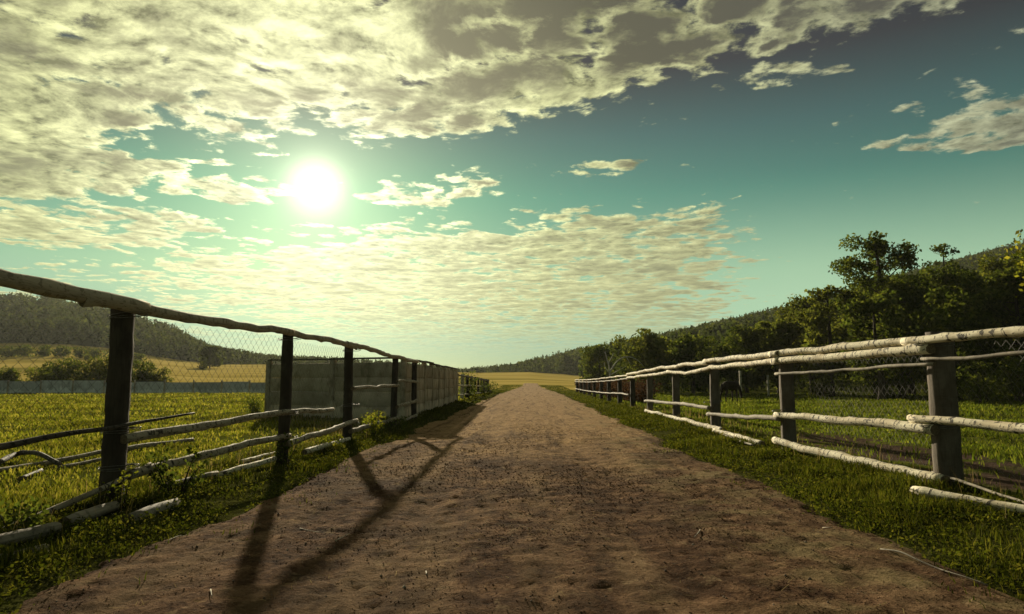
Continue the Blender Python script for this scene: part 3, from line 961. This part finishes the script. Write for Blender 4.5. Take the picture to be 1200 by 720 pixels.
def tree(name, label, x, y, h, rad, seed, leaf='leaf_dark', bark='bark_dark', base=0.28, n_limb=14, leaf_size=0.28, dens=230, airy=1.0, group=None,
         cat='tree', clump=(0.55, 1.0), lean=0.0, taper=0.5, trunk_r=None):
    g = rnd(seed)
    z0 = float(gz(x, y))
    root = empty(name, (x, y, z0))
    tag(root, label, cat, group)
    tr = trunk_r or 0.022 * h + 0.05
    tops = [(0, 0, -0.2)]
    for f in (0.25, 0.5, 0.75, 0.95):
        tops.append((lean * f + g.normal(0, 0.05 * rad), g.normal(0, 0.05 * rad), h * f))
    V, fc, _ = tube(tops, tr * 1.25, tr * 0.25, seed, sides=8, step=h / 12, bend=0.04, knots=False)
    Vs, Fs, off = [V], [f for f in fc], len(V)
    T = np.array(tops)
    cents, rads = [], []
    for k in range(n_limb):
        f = base + (0.97 - base) * (k + g.uniform(0, 0.8)) / n_limb
        o_ = np.array([np.interp(f * h, T[:, 2], T[:, 0]), np.interp(f * h, T[:, 2], T[:, 1]), f * h])
        az = k * 2.4 + g.uniform(-0.5, 0.5)
        prof = math.sin(math.pi * min(1, (f - base) / (1 - base) * 0.86 + 0.14)) ** taper
        reach = rad * prof * g.uniform(0.7, 1.1)
        end = o_ + np.array([math.cos(az) * reach, math.sin(az) * reach, reach * g.uniform(0.15, 0.6)])
        midp = (o_ + end) / 2 + np.array([0, 0, -0.08 * reach])
        V, fc, _ = tube([o_, midp, end], tr * 0.42 * (1.1 - f), tr * 0.08, seed + k + 1, sides=5, step=max(0.3, reach / 4), bend=0.05, knots=False)
        Vs.append(V)
        Fs += [q + off for q in fc]
        off += len(V)
        for q in (0.55, 0.8, 1.0):
            if g.random() < airy:
                cc = o_ + (end - o_) * q + g.normal(0, 0.12 * rad, 3)
                cents.append(cc)
                rads.append(rad * g.uniform(*clump) * 0.42 * (0.8 + 0.3 * q))
    cents.append(T[-1] + np.array([0, 0, 0.02 * h]))
    rads.append(rad * 0.3)
    obj('trunk', mesh_data('trunk', np.concatenate(Vs), Fs, True), M[bark], root)
    pts = clump_points(g, cents, rads, dens, 0.25)
    V, F = leaf_quads(pts, leaf_size, g)
    obj('crown', mesh_data('crown', V, [F]), M[leaf], root)
    return root


def bush(name, label, x, y, h, rad, seed, leaf='leaf_dark', leaf_size=0.16, dens=160, group=None, cat='bush', n=9):
    g = rnd(seed)
    z0 = float(gz(x, y))
    root = empty(name, (x, y, z0))
    tag(root, label, cat, group)
    Vs, Fs, off, cents, rads = [], [], 0, [], []
    for k in range(n):
        az, rr = g.uniform(0, 6.28), rad * math.sqrt(g.random()) * 0.8
        hh = h * g.uniform(0.45, 0.88) * (1 - 0.35 * (rr / rad) ** 2)
        end = np.array([math.cos(az) * rr, math.sin(az) * rr, hh])
        V, fc, _ = tube([(end[0] * 0.15, end[1] * 0.15, -0.1), end * np.array([0.6, 0.6, 0.5]), end], 0.012 * h + 0.008, 0.004, seed + k, sides=5, step=h / 4, knots=False, bend=0.03)
        Vs.append(V)
        Fs += [q + off for q in fc]
        off += len(V)
        for q in (0.35, 0.7, 1.0):
            cents.append(end * np.array([1, 1, q]) * (0.6 + 0.4 * q) + np.array([0, 0, 0.05 * h]))
            rads.append(rad * g.uniform(0.28, 0.5) * (0.75 + 0.3 * q))
    obj('stem', mesh_data('stem', np.concatenate(Vs), Fs, True), M['bark_dark'], root)
    pts = clump_points(g, cents, rads, dens / max(rad, 0.3), 0.3)
    pts[:, 2] = np.abs(pts[:, 2])
    V, F = leaf_quads(pts, leaf_size, g)
    obj('foliage', mesh_data('foliage', V, [F]), M[leaf], root)
    return root


# trees at the back of the right paddock
GR = 'trees of the grove behind the right paddock'
tree('leafy_tree', 'slender pale olive tree at the open end of the grove', 23.0, 52.0, 8.2, 1.9, 11, 'leaf_olive', n_limb=16, group=GR, base=0.2)
tree('tall_tree', 'tallest tree of the grove, with sky showing through its crown', 26.2, 50.5, 11.7, 2.6, 12, 'leaf_dark', n_limb=24, base=0.30, airy=0.92, dens=250, clump=(0.45, 0.95), group=GR, leaf_size=0.24)
tree('thin_tree', 'thin tall tree with sparse tufted top above the grove', 36.9, 60.0, 13.6, 1.9, 13, 'leaf_dark', n_limb=13, base=0.5, airy=0.55, dens=170, clump=(0.45, 0.8), group=GR, trunk_r=0.18)
DK = 'dark bushy tree crowded into the grove behind the paddock'
for k, (x, y, h, r, lf) in enumerate([(22.6, 44.0, 6.6, 2.0, 'leaf_dark'), (28.3, 52.0, 8.6, 2.6, 'leaf_olive'), (31.0, 50.0, 8.8, 2.9, 'leaf_dark'), (34.0, 47.0, 8.3, 2.8, 'leaf_dark'),
                                      (38.0, 53.0, 10.6, 3.2, 'leaf_olive'), (41.5, 55.0, 11.2, 3.3, 'leaf_dark'), (36.0, 43.0, 8.0, 2.6, 'leaf_dark'), (42.0, 48.0, 9.6, 3.0, 'leaf_dark'),
                                      (46.5, 53.0, 11.0, 3.3, 'leaf_dark'), (29.5, 58.0, 9.2, 2.9, 'leaf_dark'), (33.5, 60.0, 10.2, 3.0, 'leaf_dark'), (25.0, 60.0, 8.4, 2.6, 'leaf_olive'),
                                      (26.5, 42.5, 6.0, 2.2, 'leaf_dark')]):
    lab = {0: 'small dark tree standing out in front of the grove', 12: 'low wide dark tree standing forward under the tallest grove tree', 4: 'big olive tree towards the sunlit young tree', 1: 'olive tree beside the tallest tree of the grove'}.get(k)
    tree('grove_tree', lab or DK if lf == 'leaf_dark' else lab or 'olive green bushy tree among the dark trees of the grove', x, y, h, r, 30 + k, lf, n_limb=18, base=0.14, group=GR, dens=190)
for k, (x, y, h, r, lf) in enumerate([(21.9, 51.5, 1.7, 1.0, 'leaf_olive'), (24.6, 47.0, 1.8, 1.2, 'leaf_dark'), (25.6, 41.0, 2.0, 1.3, 'leaf_dark'), (24.0, 36.5, 2.2, 1.4, 'leaf_dark'), (27.0, 38.0, 2.8, 1.7, 'leaf_dark'),
                                      (26.2, 34.0, 2.6, 1.7, 'leaf_dark'), (29.5, 36.0, 3.2, 2.0, 'leaf_dark'), (28.0, 43.5, 2.6, 1.6, 'leaf_dark'), (31.0, 42.0, 3.0, 1.9, 'leaf_dark'), (32.5, 38.5, 3.4, 2.1, 'leaf_dark'), (29.5, 31.5, 3.0, 1.8, 'leaf_dark')]):
    bush('bush', 'dark tangled bush under the trees of the grove' if lf == 'leaf_dark' else 'small pale bush beside the slender olive tree', x, y, h, r, 60 + k, lf, 0.2, 150, group='undergrowth of the grove')
tree('young_tree', 'young tree with sunlit yellow green leaves beyond the right fence', 17.25, 21.0, 5.6, 2.1, 14, 'leaf_yellow', n_limb=14, base=0.35, leaf_size=0.15, dens=170)
# trees in front of the right-hand wood
for k, (x, y, h, r, lf, lab) in enumerate([(11.4, 63, 5.2, 2.5, 'leaf_olive', 'broad round green tree standing before the wooded hill'), (9.4, 92, 5.6, 2.6, 'leaf_dark', 'dark round tree at the corner of the golden field'),
                                           (14.8, 62, 4.6, 2.2, 'leaf_dark', 'dark round tree beside the broad green one before the hill'), (19.5, 61, 5.6, 2.6, 'leaf_dark', 'wide dark tree at the foot of the wooded hill'),
                                           (22.0, 60, 6.0, 2.4, 'leaf_olive', 'olive tree standing apart before the wooded hill')]):
    tree('field_tree', lab, x, y, h, r, 80 + k, lf, n_limb=16, base=0.1, leaf_size=0.3, dens=170, group='trees before the wooded hill')
# bare pale tree
def bare_tree():
    x, y = 6.95, 59.0
    root = empty('bare_tree', (x, y, float(gz(x, y))))
    tag(root, 'bare pale tree with one long arching branch beyond the brown shrubs', 'tree')
    for nm, pts, r0, r1 in (('trunk', [(0, 0, -0.2), (0.05, 0, 1.6), (-0.1, 0, 3.0), (-0.5, 0, 4.4)], 0.11, 0.04), ('branch', [(0.0, 0, 2.3), (0.7, 0, 3.5), (1.7, 0.1, 3.95), (2.7, 0.1, 3.75), (3.5, 0.1, 2.9)], 0.065, 0.03),
                            ('branch', [(0.03, 0, 2.0), (0.9, 0.2, 2.5), (1.7, 0.3, 2.9)], 0.05, 0.02), ('branch', [(0.0, 0, 2.2), (-0.5, -0.1, 2.6), (-0.6, -0.1, 3.3)], 0.05, 0.02),
                            ('branch', [(-0.2, 0, 3.2), (0.3, 0.2, 3.9), (0.4, 0.2, 4.3)], 0.04, 0.02), ('branch', [(1.7, 0.1, 3.95), (2.0, 0.1, 3.3), (2.4, 0.2, 3.1)], 0.035, 0.015)):
        V, fc, _ = tube([tuple(0.85 * c for c in p) for p in pts], r0, r1, 990, sides=6, step=0.25, knots=False)
        obj(nm, mesh_data(nm, V, fc, True), M['bark_pale'], root)
bare_tree()
# brown shrubs behind the far end of the right fence
for k in range(26):
    g_ = rnd(1500 + k)
    bush('brown_shrub', 'dense reddish brown shrub in the row behind the birch fence', 6.15 + 0.25 * g_.normal(), 37.5 + 1.65 * k, 1.22 + 0.12 * g_.normal(), 1.15, 1500 + k, 'leaf_brown', 0.14 + 0.003 * k, 110, group='row of brown shrubs')
# bushes behind the sheet fence, hedge on the hillside, lone tree
for k, (x, y, h, r) in enumerate([(-44.0, 72, 4.0, 2.4), (-46.5, 71, 4.2, 2.2), (-49.0, 69, 3.7, 2.2), (-52.0, 70, 3.0, 2.0), (-55.0, 68, 2.8, 2.0), (-58.0, 69, 2.7, 1.9), (-61.0, 68, 2.8, 2.0), (-41.5, 73, 3.0, 1.7), (-64.5, 68, 2.9, 2.0)]):
    bush('hedge_bush', 'wild grey green bush growing behind the sheet fence', x, y, h, r, 1600 + k, 'leaf_olive' if k % 2 else 'leaf_dark', 0.24, 330, group='bushes behind the sheet fence', n=12)
for k in range(9):
    x, y = -170 + 5.4 * k, 204.0 + 0.8 * k
    bush('hillside_bush', 'round dark bush in the hedge across the golden hillside', x, y, 3.4, 3.0, 1650 + k, 'leaf_dark', 0.6, 60, group='hedge on the hillside', n=9)
for k, (x, y) in enumerate([(-128, 190), (-121, 196), (-112, 185), (-104, 210)]):
    bush('hillside_bush', 'small lone bush on the golden hillside field', x, y, 2.4, 2.0, 1670 + k, 'leaf_olive', 0.5, 60, group='bushes on the field', n=6)
tree('lone_tree', 'lone round dark tree standing in the golden field', -112, 230, 7.4, 3.4, 91, 'leaf_dark', n_limb=18, base=0.06, leaf_size=0.6, dens=70)
for k, (x, y, h, r) in enumerate([(-4.6, 47.5, 1.9, 1.0), (-4.9, 52.0, 1.8, 1.0), (-4.4, 60.0, 1.3, 0.9), (-4.0, 68.0, 1.1, 0.8)]):
    bush('roadside_bush', 'dark bush growing through the pole fence past the concrete wall', x, y, h, r, 1700 + k, 'leaf_dark', 0.15, 110, group='bushes past the concrete wall')
bush('bramble_heap', 'dark bramble heap against the free end of the concrete wall', -9.35, 22.7, 0.7, 0.45, 1720, 'leaf_dark', 0.06, 420)
# plants along the left fence
for k, (x, y, h, r, lf, lab) in enumerate([(-3.95, 7.45, 0.62, 0.38, 'leaf_dark', 'dark leafy shrub growing between the first two fence posts'), (-4.05, 6.6, 0.42, 0.2, 'leaf_yellow', 'small bright sunlit weed at the foot of the first post'),
                                           (-3.62, 15.4, 0.62, 0.42, 'leaf_yellow', 'bright sunlit weed clump in front of the concrete wall'), (-3.75, 10.15, 0.42, 0.26, 'leaf_dark', 'low weed clump at the foot of the second post'),
                                           (-3.7, 12.2, 0.36, 0.3, 'leaf_yellow', 'low yellow green weed under the birch rails'), (-3.5, 17.0, 0.42, 0.4, 'leaf_dark', 'dark weed clump in the shade of the concrete wall'),
                                           (-4.2, 5.5, 0.30, 0.3, 'leaf_dark', 'low dark weed patch over the half buried logs')]):
    bush('weed', lab, x, y, h, r, 1740 + k, lf, 0.055, 900 * r, cat='plant', n=8)

# ------------------------------------------------------------------ horse
def horse():
    x, y = 11.75, 40.0
    # nodes: along x = nose direction, z up (m), radius (lateral, vertical)
    N = [((-0.42, 0, 1.02), (0.22, 0.25)), ((0.0, 0, 0.98), (0.24, 0.27)), ((0.42, 0, 1.02), (0.21, 0.26)), ((0.66, 0, 1.06), (0.14, 0.19)), ((0.86, 0, 0.92), (0.10, 0.14)), ((1.02, 0, 0.70), (0.08, 0.11)),
         ((1.10, 0, 0.50), (0.075, 0.10)), ((1.14, 0, 0.33), (0.058, 0.07)), ((1.16, 0, 0.20), (0.045, 0.05)), ((-0.64, 0, 1.02), (0.16, 0.18))]
    E = [(0, 1), (1, 2), (2, 3), (3, 4), (4, 5), (5, 6), (6, 7), (7, 8), (0, 9)]
    def chain(start, pts):
        prev = start
        for p, r in pts:
            N.append((p, (r, r)))
            E.append((prev, len(N) - 1))
            prev = len(N) - 1
    for s, dxx in ((-1, 0.04), (1, -0.06)):
        chain(2, [((0.46, 0.13 * s, 0.78), 0.10), ((0.46 + dxx, 0.13 * s, 0.48), 0.052), ((0.46 + dxx, 0.13 * s, 0.18), 0.034), ((0.48 + dxx, 0.13 * s, 0.05), 0.048), ((0.50 + dxx, 0.13 * s, -0.02), 0.05)])
        chain(9, [((-0.58, 0.14 * s, 0.80), 0.13), ((-0.50 + dxx, 0.14 * s, 0.60), 0.085), ((-0.68 + dxx, 0.14 * s, 0.42), 0.05), ((-0.66 + dxx, 0.14 * s, 0.16), 0.035), ((-0.63 + dxx, 0.14 * s, 0.05), 0.048), ((-0.61 + dxx, 0.14 * s, -0.02), 0.05)])
    chain(6, [((1.04, 0.07, 0.62), 0.028), ((0.99, 0.10, 0.70), 0.012)])
    chain(6, [((1.04, -0.07, 0.62), 0.028), ((0.99, -0.10, 0.70), 0.012)])
    me = bpy.data.meshes.new('horse')
    me.from_pydata([p for p, _ in N], E, [])
    root = bpy.data.objects.new('horse', me)
    col.objects.link(root)
    root.location = (x, y, float(gz(x, y)))
    root.rotation_euler = (0, 0, R(38))
    root.scale = (0.98, 0.98, 0.98)
    sk = root.modifiers.new('skin', 'SKIN')
    if not me.skin_vertices:
        bpy.context.view_layer.objects.active = root
    for k, (_, r) in enumerate(N):
        v = me.skin_vertices[0].data[k]
        v.radius = r
        v.use_root = (k == 1)
    sk.use_smooth_shade = True
    sb = root.modifiers.new('sub', 'SUBSURF')
    sb.levels = sb.render_levels = 2
    me.materials.append(M['coat'])
    tag(root, 'dark horse grazing with lowered head in the right paddock', 'horse')
    V, fc, _ = tube([(-0.76, 0, 1.08), (-0.88, 0, 0.95), (-0.90, 0, 0.6), (-0.88, 0, 0.35)], 0.045, 0.02, 5, sides=8, step=0.08, knots=False)
    obj('tail', mesh_data('tail', V, fc, True), M['coat'], root)
    V, fc, _ = tube([(0.52, 0, 1.27), (0.72, 0, 1.22), (0.92, 0, 1.03), (1.05, 0, 0.80), (1.09, 0, 0.64)], 0.03, 0.03, 6, sides=6, step=0.08, knots=False, rough=0.3)
    obj('mane', mesh_data('mane', V, fc, True), M['coat'], root)
horse()

# ------------------------------------------------------------------ woods on the hills
def woods(name, label, tlo, thi, ylo, yhi, spacing, seed, pine=0.55, skip=None, nl=66, fine=1.0, hmax=13.0):
    g = rnd(seed)
    A = 0.5 * (yhi ** 2 - ylo ** 2) * (thi - tlo)
    nt = int(A / spacing ** 2)
    Y = np.sqrt(g.uniform(ylo ** 2, yhi ** 2, nt))
    T = g.uniform(tlo, thi, nt)
    X = T * Y
    if skip is not None:
        k = ~skip(X, Y)
        X, Y = X[k], Y[k]
    Z = terrain(X, Y)
    nt = len(X)
    H = g.uniform(0.62, 1.0, nt) * hmax
    cap = np.interp(X / Y, SIL_T, SIL_E) * Y + 1.3 - Z
    H = np.minimum(H, cap * g.uniform(0.80, 1.03, nt))
    k = H > 1.2
    X, Y, Z, H = X[k], Y[k], Z[k], H[k]
    nt = len(X)
    pin = g.random(nt) < pine
    Vs, Fs, off = [], [], 0
    u_ = g.random((nt, nl)) ** 0.8
    th = g.uniform(0, 6.283, (nt, nl))
    rp = np.where(pin[:, None], (1 - u_) * 2.0 + 0.15, 3.0 * np.sqrt(np.clip(1 - (2 * u_ - 0.9) ** 2 / 1.4, 0.05, 1)))
    wd = np.clip(H / 10.5, 0.35, 1.2)[:, None]
    rp = rp * wd * g.uniform(0.55, 1.1, (nt, nl))
    zc = H[:, None] * (0.03 + 0.97 * u_) * np.where(pin[:, None], 1.0, 0.88)
    C = np.stack([X[:, None] + rp * np.cos(th), Y[:, None] + rp * np.sin(th), Z[:, None] + zc], -1).reshape(-1, 3)
    sz = (np.where(pin[:, None], 1.5 - 0.9 * u_, 1.7) * fine * np.clip(wd * 1.2, 0.5, 1) + 0 * u_).reshape(-1)
    V, F = leaf_quads(C, sz, g, 0.75)
    o = obj(name, mesh_data(name, V, [F]), M['forest'])
    tag(o, label, 'forest', kind='stuff')
    return o
woods('forest', 'dense dark forest covering the far left hill and closing the valley', -1.0, 0.075, 302, 470, 5.6, 61)
woods('forest', 'dense dark forest covering the long right hill', 0.085, 0.95, 125, 450, 5.6, 62)
woods('forest', 'leafy near edge of the forest along the foot of the right hill', 0.12, 0.95, 63, 128, 4.4, 63, pine=0.25, nl=260, fine=0.36, hmax=8.0)

# ------------------------------------------------------------------ grass
def grass(name, label, pts_xy, h, wdt, mat, seed, lean=0.45, cat='grass'):
    g = rnd(seed)
    x, y = pts_xy
    nb = len(x)
    z = np.where((x > edge_l(y)) & (x < edge_r(y)) & (y < 95), road_z(x, y), gz(x, y)) - 0.01
    h = np.asarray(h) * g.uniform(0.45, 1.25, nb)
    az = g.uniform(0, 6.283, nb)
    bx, by = np.cos(az), np.sin(az)
    la = az + g.uniform(0.6, 2.5, nb)
    ln = g.uniform(0.1, 1.0, nb) * lean * h
    lx, ly = np.cos(la) * ln, np.sin(la) * ln
    wv = np.asarray(wdt) * g.uniform(0.6, 1.3, nb) * 0.5
    B = np.stack([x, y, z], -1)
    d = np.stack([bx * wv, by * wv, 0 * wv], -1)
    mid = B + np.stack([lx * 0.35, ly * 0.35, h * 0.6], -1)
    tip = B + np.stack([lx, ly, h], -1)
    V = np.stack([B - d, B + d, mid + d * 0.75, mid - d * 0.75, tip], 1).reshape(-1, 3)
    b5 = 5 * np.arange(nb)[:, None]
    Q = b5 + np.array([[0, 1, 2, 3]])
    Tt = b5 + np.array([[3, 2, 4]])
    o = obj(name, mesh_data(name, V, [Q, Tt]), M[mat])
    tag(o, label, cat, kind='stuff')
    return o


def scatter(g, x0, x1, y0, y1, dens):
    k = int((x1 - x0) * (y1 - y0) * dens)
    return g.uniform(x0, x1, k), g.uniform(y0, y1, k)


def merge(parts):
    return tuple(np.concatenate([p[k] for p in parts]) for k in (0, 1))


def fade_keep(g, x, y, prob):
    k = g.random(len(x)) < prob
    return x[k], y[k]


g = rnd(71)
# verge density falls with distance, blades widen with it
def verge_pts(x0, x1, side):
    parts = []
    for a, b, dn in ((1.5, 6, 3000), (6, 10, 2000), (10, 16, 1100), (16, 26, 520), (26, 45, 240), (45, 110, 110)):
        xa, xb = (x0, x1) if a < 45 else ((0.9, x1) if side > 0 else (x0, -0.9))
        parts.append(scatter(g, xa, xb, a, b, dn * 0.8))
    x, y = merge(parts)
    e = edge_r(y) if side > 0 else -edge_l(y)
    inside = np.abs(x) - e + 0.14 * fbm(x * 2.2, y * 2.2, 77, 3)
    pr = np.maximum(sstep(inside, -0.10, 0.38), 0.10 * sstep(inside, -0.75, -0.1) * (fbm(x * 3.0, y * 3.0, 78, 2) > 0.12)) * (0.14 + 0.86 * sstep(fbm(x * 1.1, y * 1.1, 79, 3), -0.3, 0.15))
    return fade_keep(g, x, y, pr)


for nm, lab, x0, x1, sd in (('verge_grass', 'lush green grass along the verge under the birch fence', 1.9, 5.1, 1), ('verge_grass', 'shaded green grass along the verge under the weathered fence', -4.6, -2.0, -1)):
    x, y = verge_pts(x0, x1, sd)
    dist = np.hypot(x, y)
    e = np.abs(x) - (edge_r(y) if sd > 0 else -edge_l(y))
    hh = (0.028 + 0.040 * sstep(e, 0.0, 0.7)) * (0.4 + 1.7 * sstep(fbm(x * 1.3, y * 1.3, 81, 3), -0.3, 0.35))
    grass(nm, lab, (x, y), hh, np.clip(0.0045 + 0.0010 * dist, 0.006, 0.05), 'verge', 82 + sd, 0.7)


# low broad-leaved weeds in patches through both verges
for lab, x0, x1, sd in (('low broad leaved weeds in patches through the right verge', 2.5, 5.0, 1), ('low broad leaved weeds in patches through the left verge', -4.7, -2.6, -1)):
    x, y = merge([scatter(g, x0, x1, 1.5, 7, 2600), scatter(g, x0, x1, 7, 14, 1300), scatter(g, x0, x1, 14, 30, 400)])
    e = np.abs(x) - (edge_r(y) if sd > 0 else -edge_l(y))
    pr = sstep(e, -0.1, 0.3) * sstep(fbm(x * 1.6, y * 1.6, 178 + sd, 3), -0.25, 0.2)
    x, y = fade_keep(g, x, y, pr)
    dist = np.hypot(x, y)
    pt = np.stack([x, y, gz(x, y) + 0.015 + 0.075 * g.random(len(x)) ** 1.5], -1)
    V, F = leaf_quads(pt, (0.014 + 0.0020 * dist) * g.uniform(0.6, 1.5, len(x)), g, 0.55, up=1.0)
    tag(obj('ground_cover', mesh_data('ground_cover', V, [F]), M['verge']), lab, 'weeds', kind='stuff')


def paddock_pts(side):
    parts = []
    for a, b, lim, dn in ((3.5, 8, 9, 900), (8, 14, 15, 520), (14, 22, 24, 190), (22, 36, 38, 70), (36, 62, 60, 26)):
        x0, x1 = (4.9, lim + 3) if side > 0 else (-lim - 2, -4.1)
        parts.append(scatter(g, x0, x1, a, b, dn))
    x, y = merge(parts)
    pr = 0.25 + 0.75 * sstep(fbm(x * 0.8, y * 0.8, 90, 3), -0.4, 0.05)
    if side > 0:
        soil = sstep(x, 4.9, 5.4) * (1 - sstep(np.abs(x - 6.2), 0.8, 1.7)) * (1 - sstep(y, 13, 20))
        pr = pr * (1 - 0.93 * soil)
    else:
        inner = (x > -9.1) & (y > 21 + (x + 4.0) * -0.41) & (y < 40)
        pr = np.where(inner & (x > -4.3), 0.0, pr)
    return fade_keep(g, x, y, pr)


for nm, lab, sd in (('paddock_grass', 'sunlit yellow green grass of the left paddock', -1), ('paddock_grass', 'short sunlit green grass of the right paddock', 1)):
    x, y = paddock_pts(sd)
    dist = np.hypot(x, y)
    hh = 0.05 + 0.05 * sstep(fbm(x * 0.6, y * 0.6, 93, 3), -0.2, 0.4) + 0.0012 * dist
    grass(nm, lab, (x, y), hh, np.clip(0.004 + 0.0016 * dist, 0.008, 0.11), 'grass' if sd < 0 else 'pasture', 95 + sd, 0.7)

# tall dry stalks along the fence feet
parts = []
for px0, px1, ya, yb, dn in ((-4.7, -4.0, 4, 20, 22), (5.0, 5.6, 5, 26, 16), (-4.2, -3.6, 5, 20, 10), (4.2, 4.8, 5, 30, 8), (-9.2, -4.4, 19.2, 21.2, 10)):
    parts.append(scatter(g, px0, px1, ya, yb, dn))
x, y = merge(parts)
grass('dry_stalks', 'tall dry grass stalks standing along the fence feet', (x, y), 0.30, 0.003 + 0.0004 * y, 'straw', 99, 0.5, 'grass')

# straw and clods on the track
x, y = merge([scatter(g, -2.7, 2.6, 2.0, 8, 45), scatter(g, -2.7, 2.6, 8, 20, 22)])
x, y = fade_keep(g, x, y, 0.15 + 0.85 * sstep(fbm(x * 0.8, y * 0.8, 97, 3), -0.1, 0.3))
nb = len(x)
az = g.uniform(0, 6.283, nb)
ln = g.uniform(0.02, 0.07, nb)
zr = road_z(x, y) + 0.004 + 0.006 * g.random(nb)
D = np.stack([np.cos(az) * ln, np.sin(az) * ln, g.normal(0, 0.006, nb)], -1)
W_ = np.stack([-np.sin(az), np.cos(az), 0 * az], -1) * 0.0018
B = np.stack([x, y, zr], -1)
V = np.stack([B - D - W_, B - D + W_, B + D + W_ * 0.6, B + D - W_ * 0.6], 1).reshape(-1, 3)
tag(obj('straw', mesh_data('straw', V, [np.arange(4 * nb).reshape(-1, 4)]), M['straw']), 'scattered bits of dry straw on the dirt track', 'straw', kind='stuff')
x, y = merge([scatter(g, -2.9, 2.8, 2.0, 8, 34), scatter(g, -2.9, 2.8, 8, 18, 12)])
nb = len(x)
r_ = 0.003 + 0.011 * g.random(nb) ** 5
ico = np.array([(1, 0, 0), (-1, 0, 0), (0, 1, 0), (0, -1, 0), (0, 0, 1), (0, 0, -1)], float)
of = np.array([(0, 2, 4), (2, 1, 4), (1, 3, 4), (3, 0, 4), (2, 0, 5), (1, 2, 5), (3, 1, 5), (0, 3, 5)])
V = np.stack([x, y, road_z(x, y)], -1)[:, None, :] + ico[None] * r_[:, None, None] * g.uniform(0.6, 1.3, (nb, 6, 1))
F = (6 * np.arange(nb))[:, None, None] + of[None]
tag(obj('pebbles', mesh_data('pebbles', V.reshape(-1, 3), [F.reshape(-1, 3)]), M['stone']), 'small clods and pebbles scattered over the dirt track', 'pebbles', kind='stuff')

# crumbs of dry soil all over the track
x, y = merge([scatter(g, -2.9, 2.8, 2.2, 6, 1500), scatter(g, -2.9, 2.8, 6, 10, 700), scatter(g, -2.9, 2.8, 10, 20, 200)])
x, y = fade_keep(g, x, y, 0.10 + 0.90 * sstep(fbm(x * 1.2, y * 0.7, 98, 4), -0.25, 0.3))
nb = len(x)
r_ = (0.0022 + 0.007 * g.random(nb) ** 3) * np.clip(y / 6.0, 0.8, 2.0)
V = np.stack([x, y, road_z(x, y) + r_ * 0.3], -1)[:, None, :] + ico[None] * r_[:, None, None] * g.uniform(0.55, 1.3, (nb, 6, 1)) * np.array([1, 1, 0.7])
F = (6 * np.arange(nb))[:, None, None] + of[None]
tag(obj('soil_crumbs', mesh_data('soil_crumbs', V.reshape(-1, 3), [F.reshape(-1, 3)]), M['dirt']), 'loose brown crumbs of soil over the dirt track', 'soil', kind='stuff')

HAZE = 0.00013
# ------------------------------------------------------------------ haze in the valley air
V = np.array([(x, y, z) for z in (-1.5, 118.0) for y in (-130.0, 700.0) for x in (-720.0, 720.0)])
F = np.array([(0, 2, 3, 1), (4, 5, 7, 6), (0, 1, 5, 4), (2, 6, 7, 3), (0, 4, 6, 2), (1, 3, 7, 5)])
m, n = material('haze')
pv = n.add('ShaderNodeVolumePrincipled')
pv.inputs['Color'].default_value = (0.92, 0.95, 0.86, 1)
pv.inputs['Density'].default_value = HAZE
pv.inputs['Anisotropy'].default_value = 0.3
n.put(n.out.inputs['Volume'], pv.outputs[0])
tag(obj('haze', mesh_data('haze', V, [F]), m), 'thin pale haze in the valley air', kind='stuff')
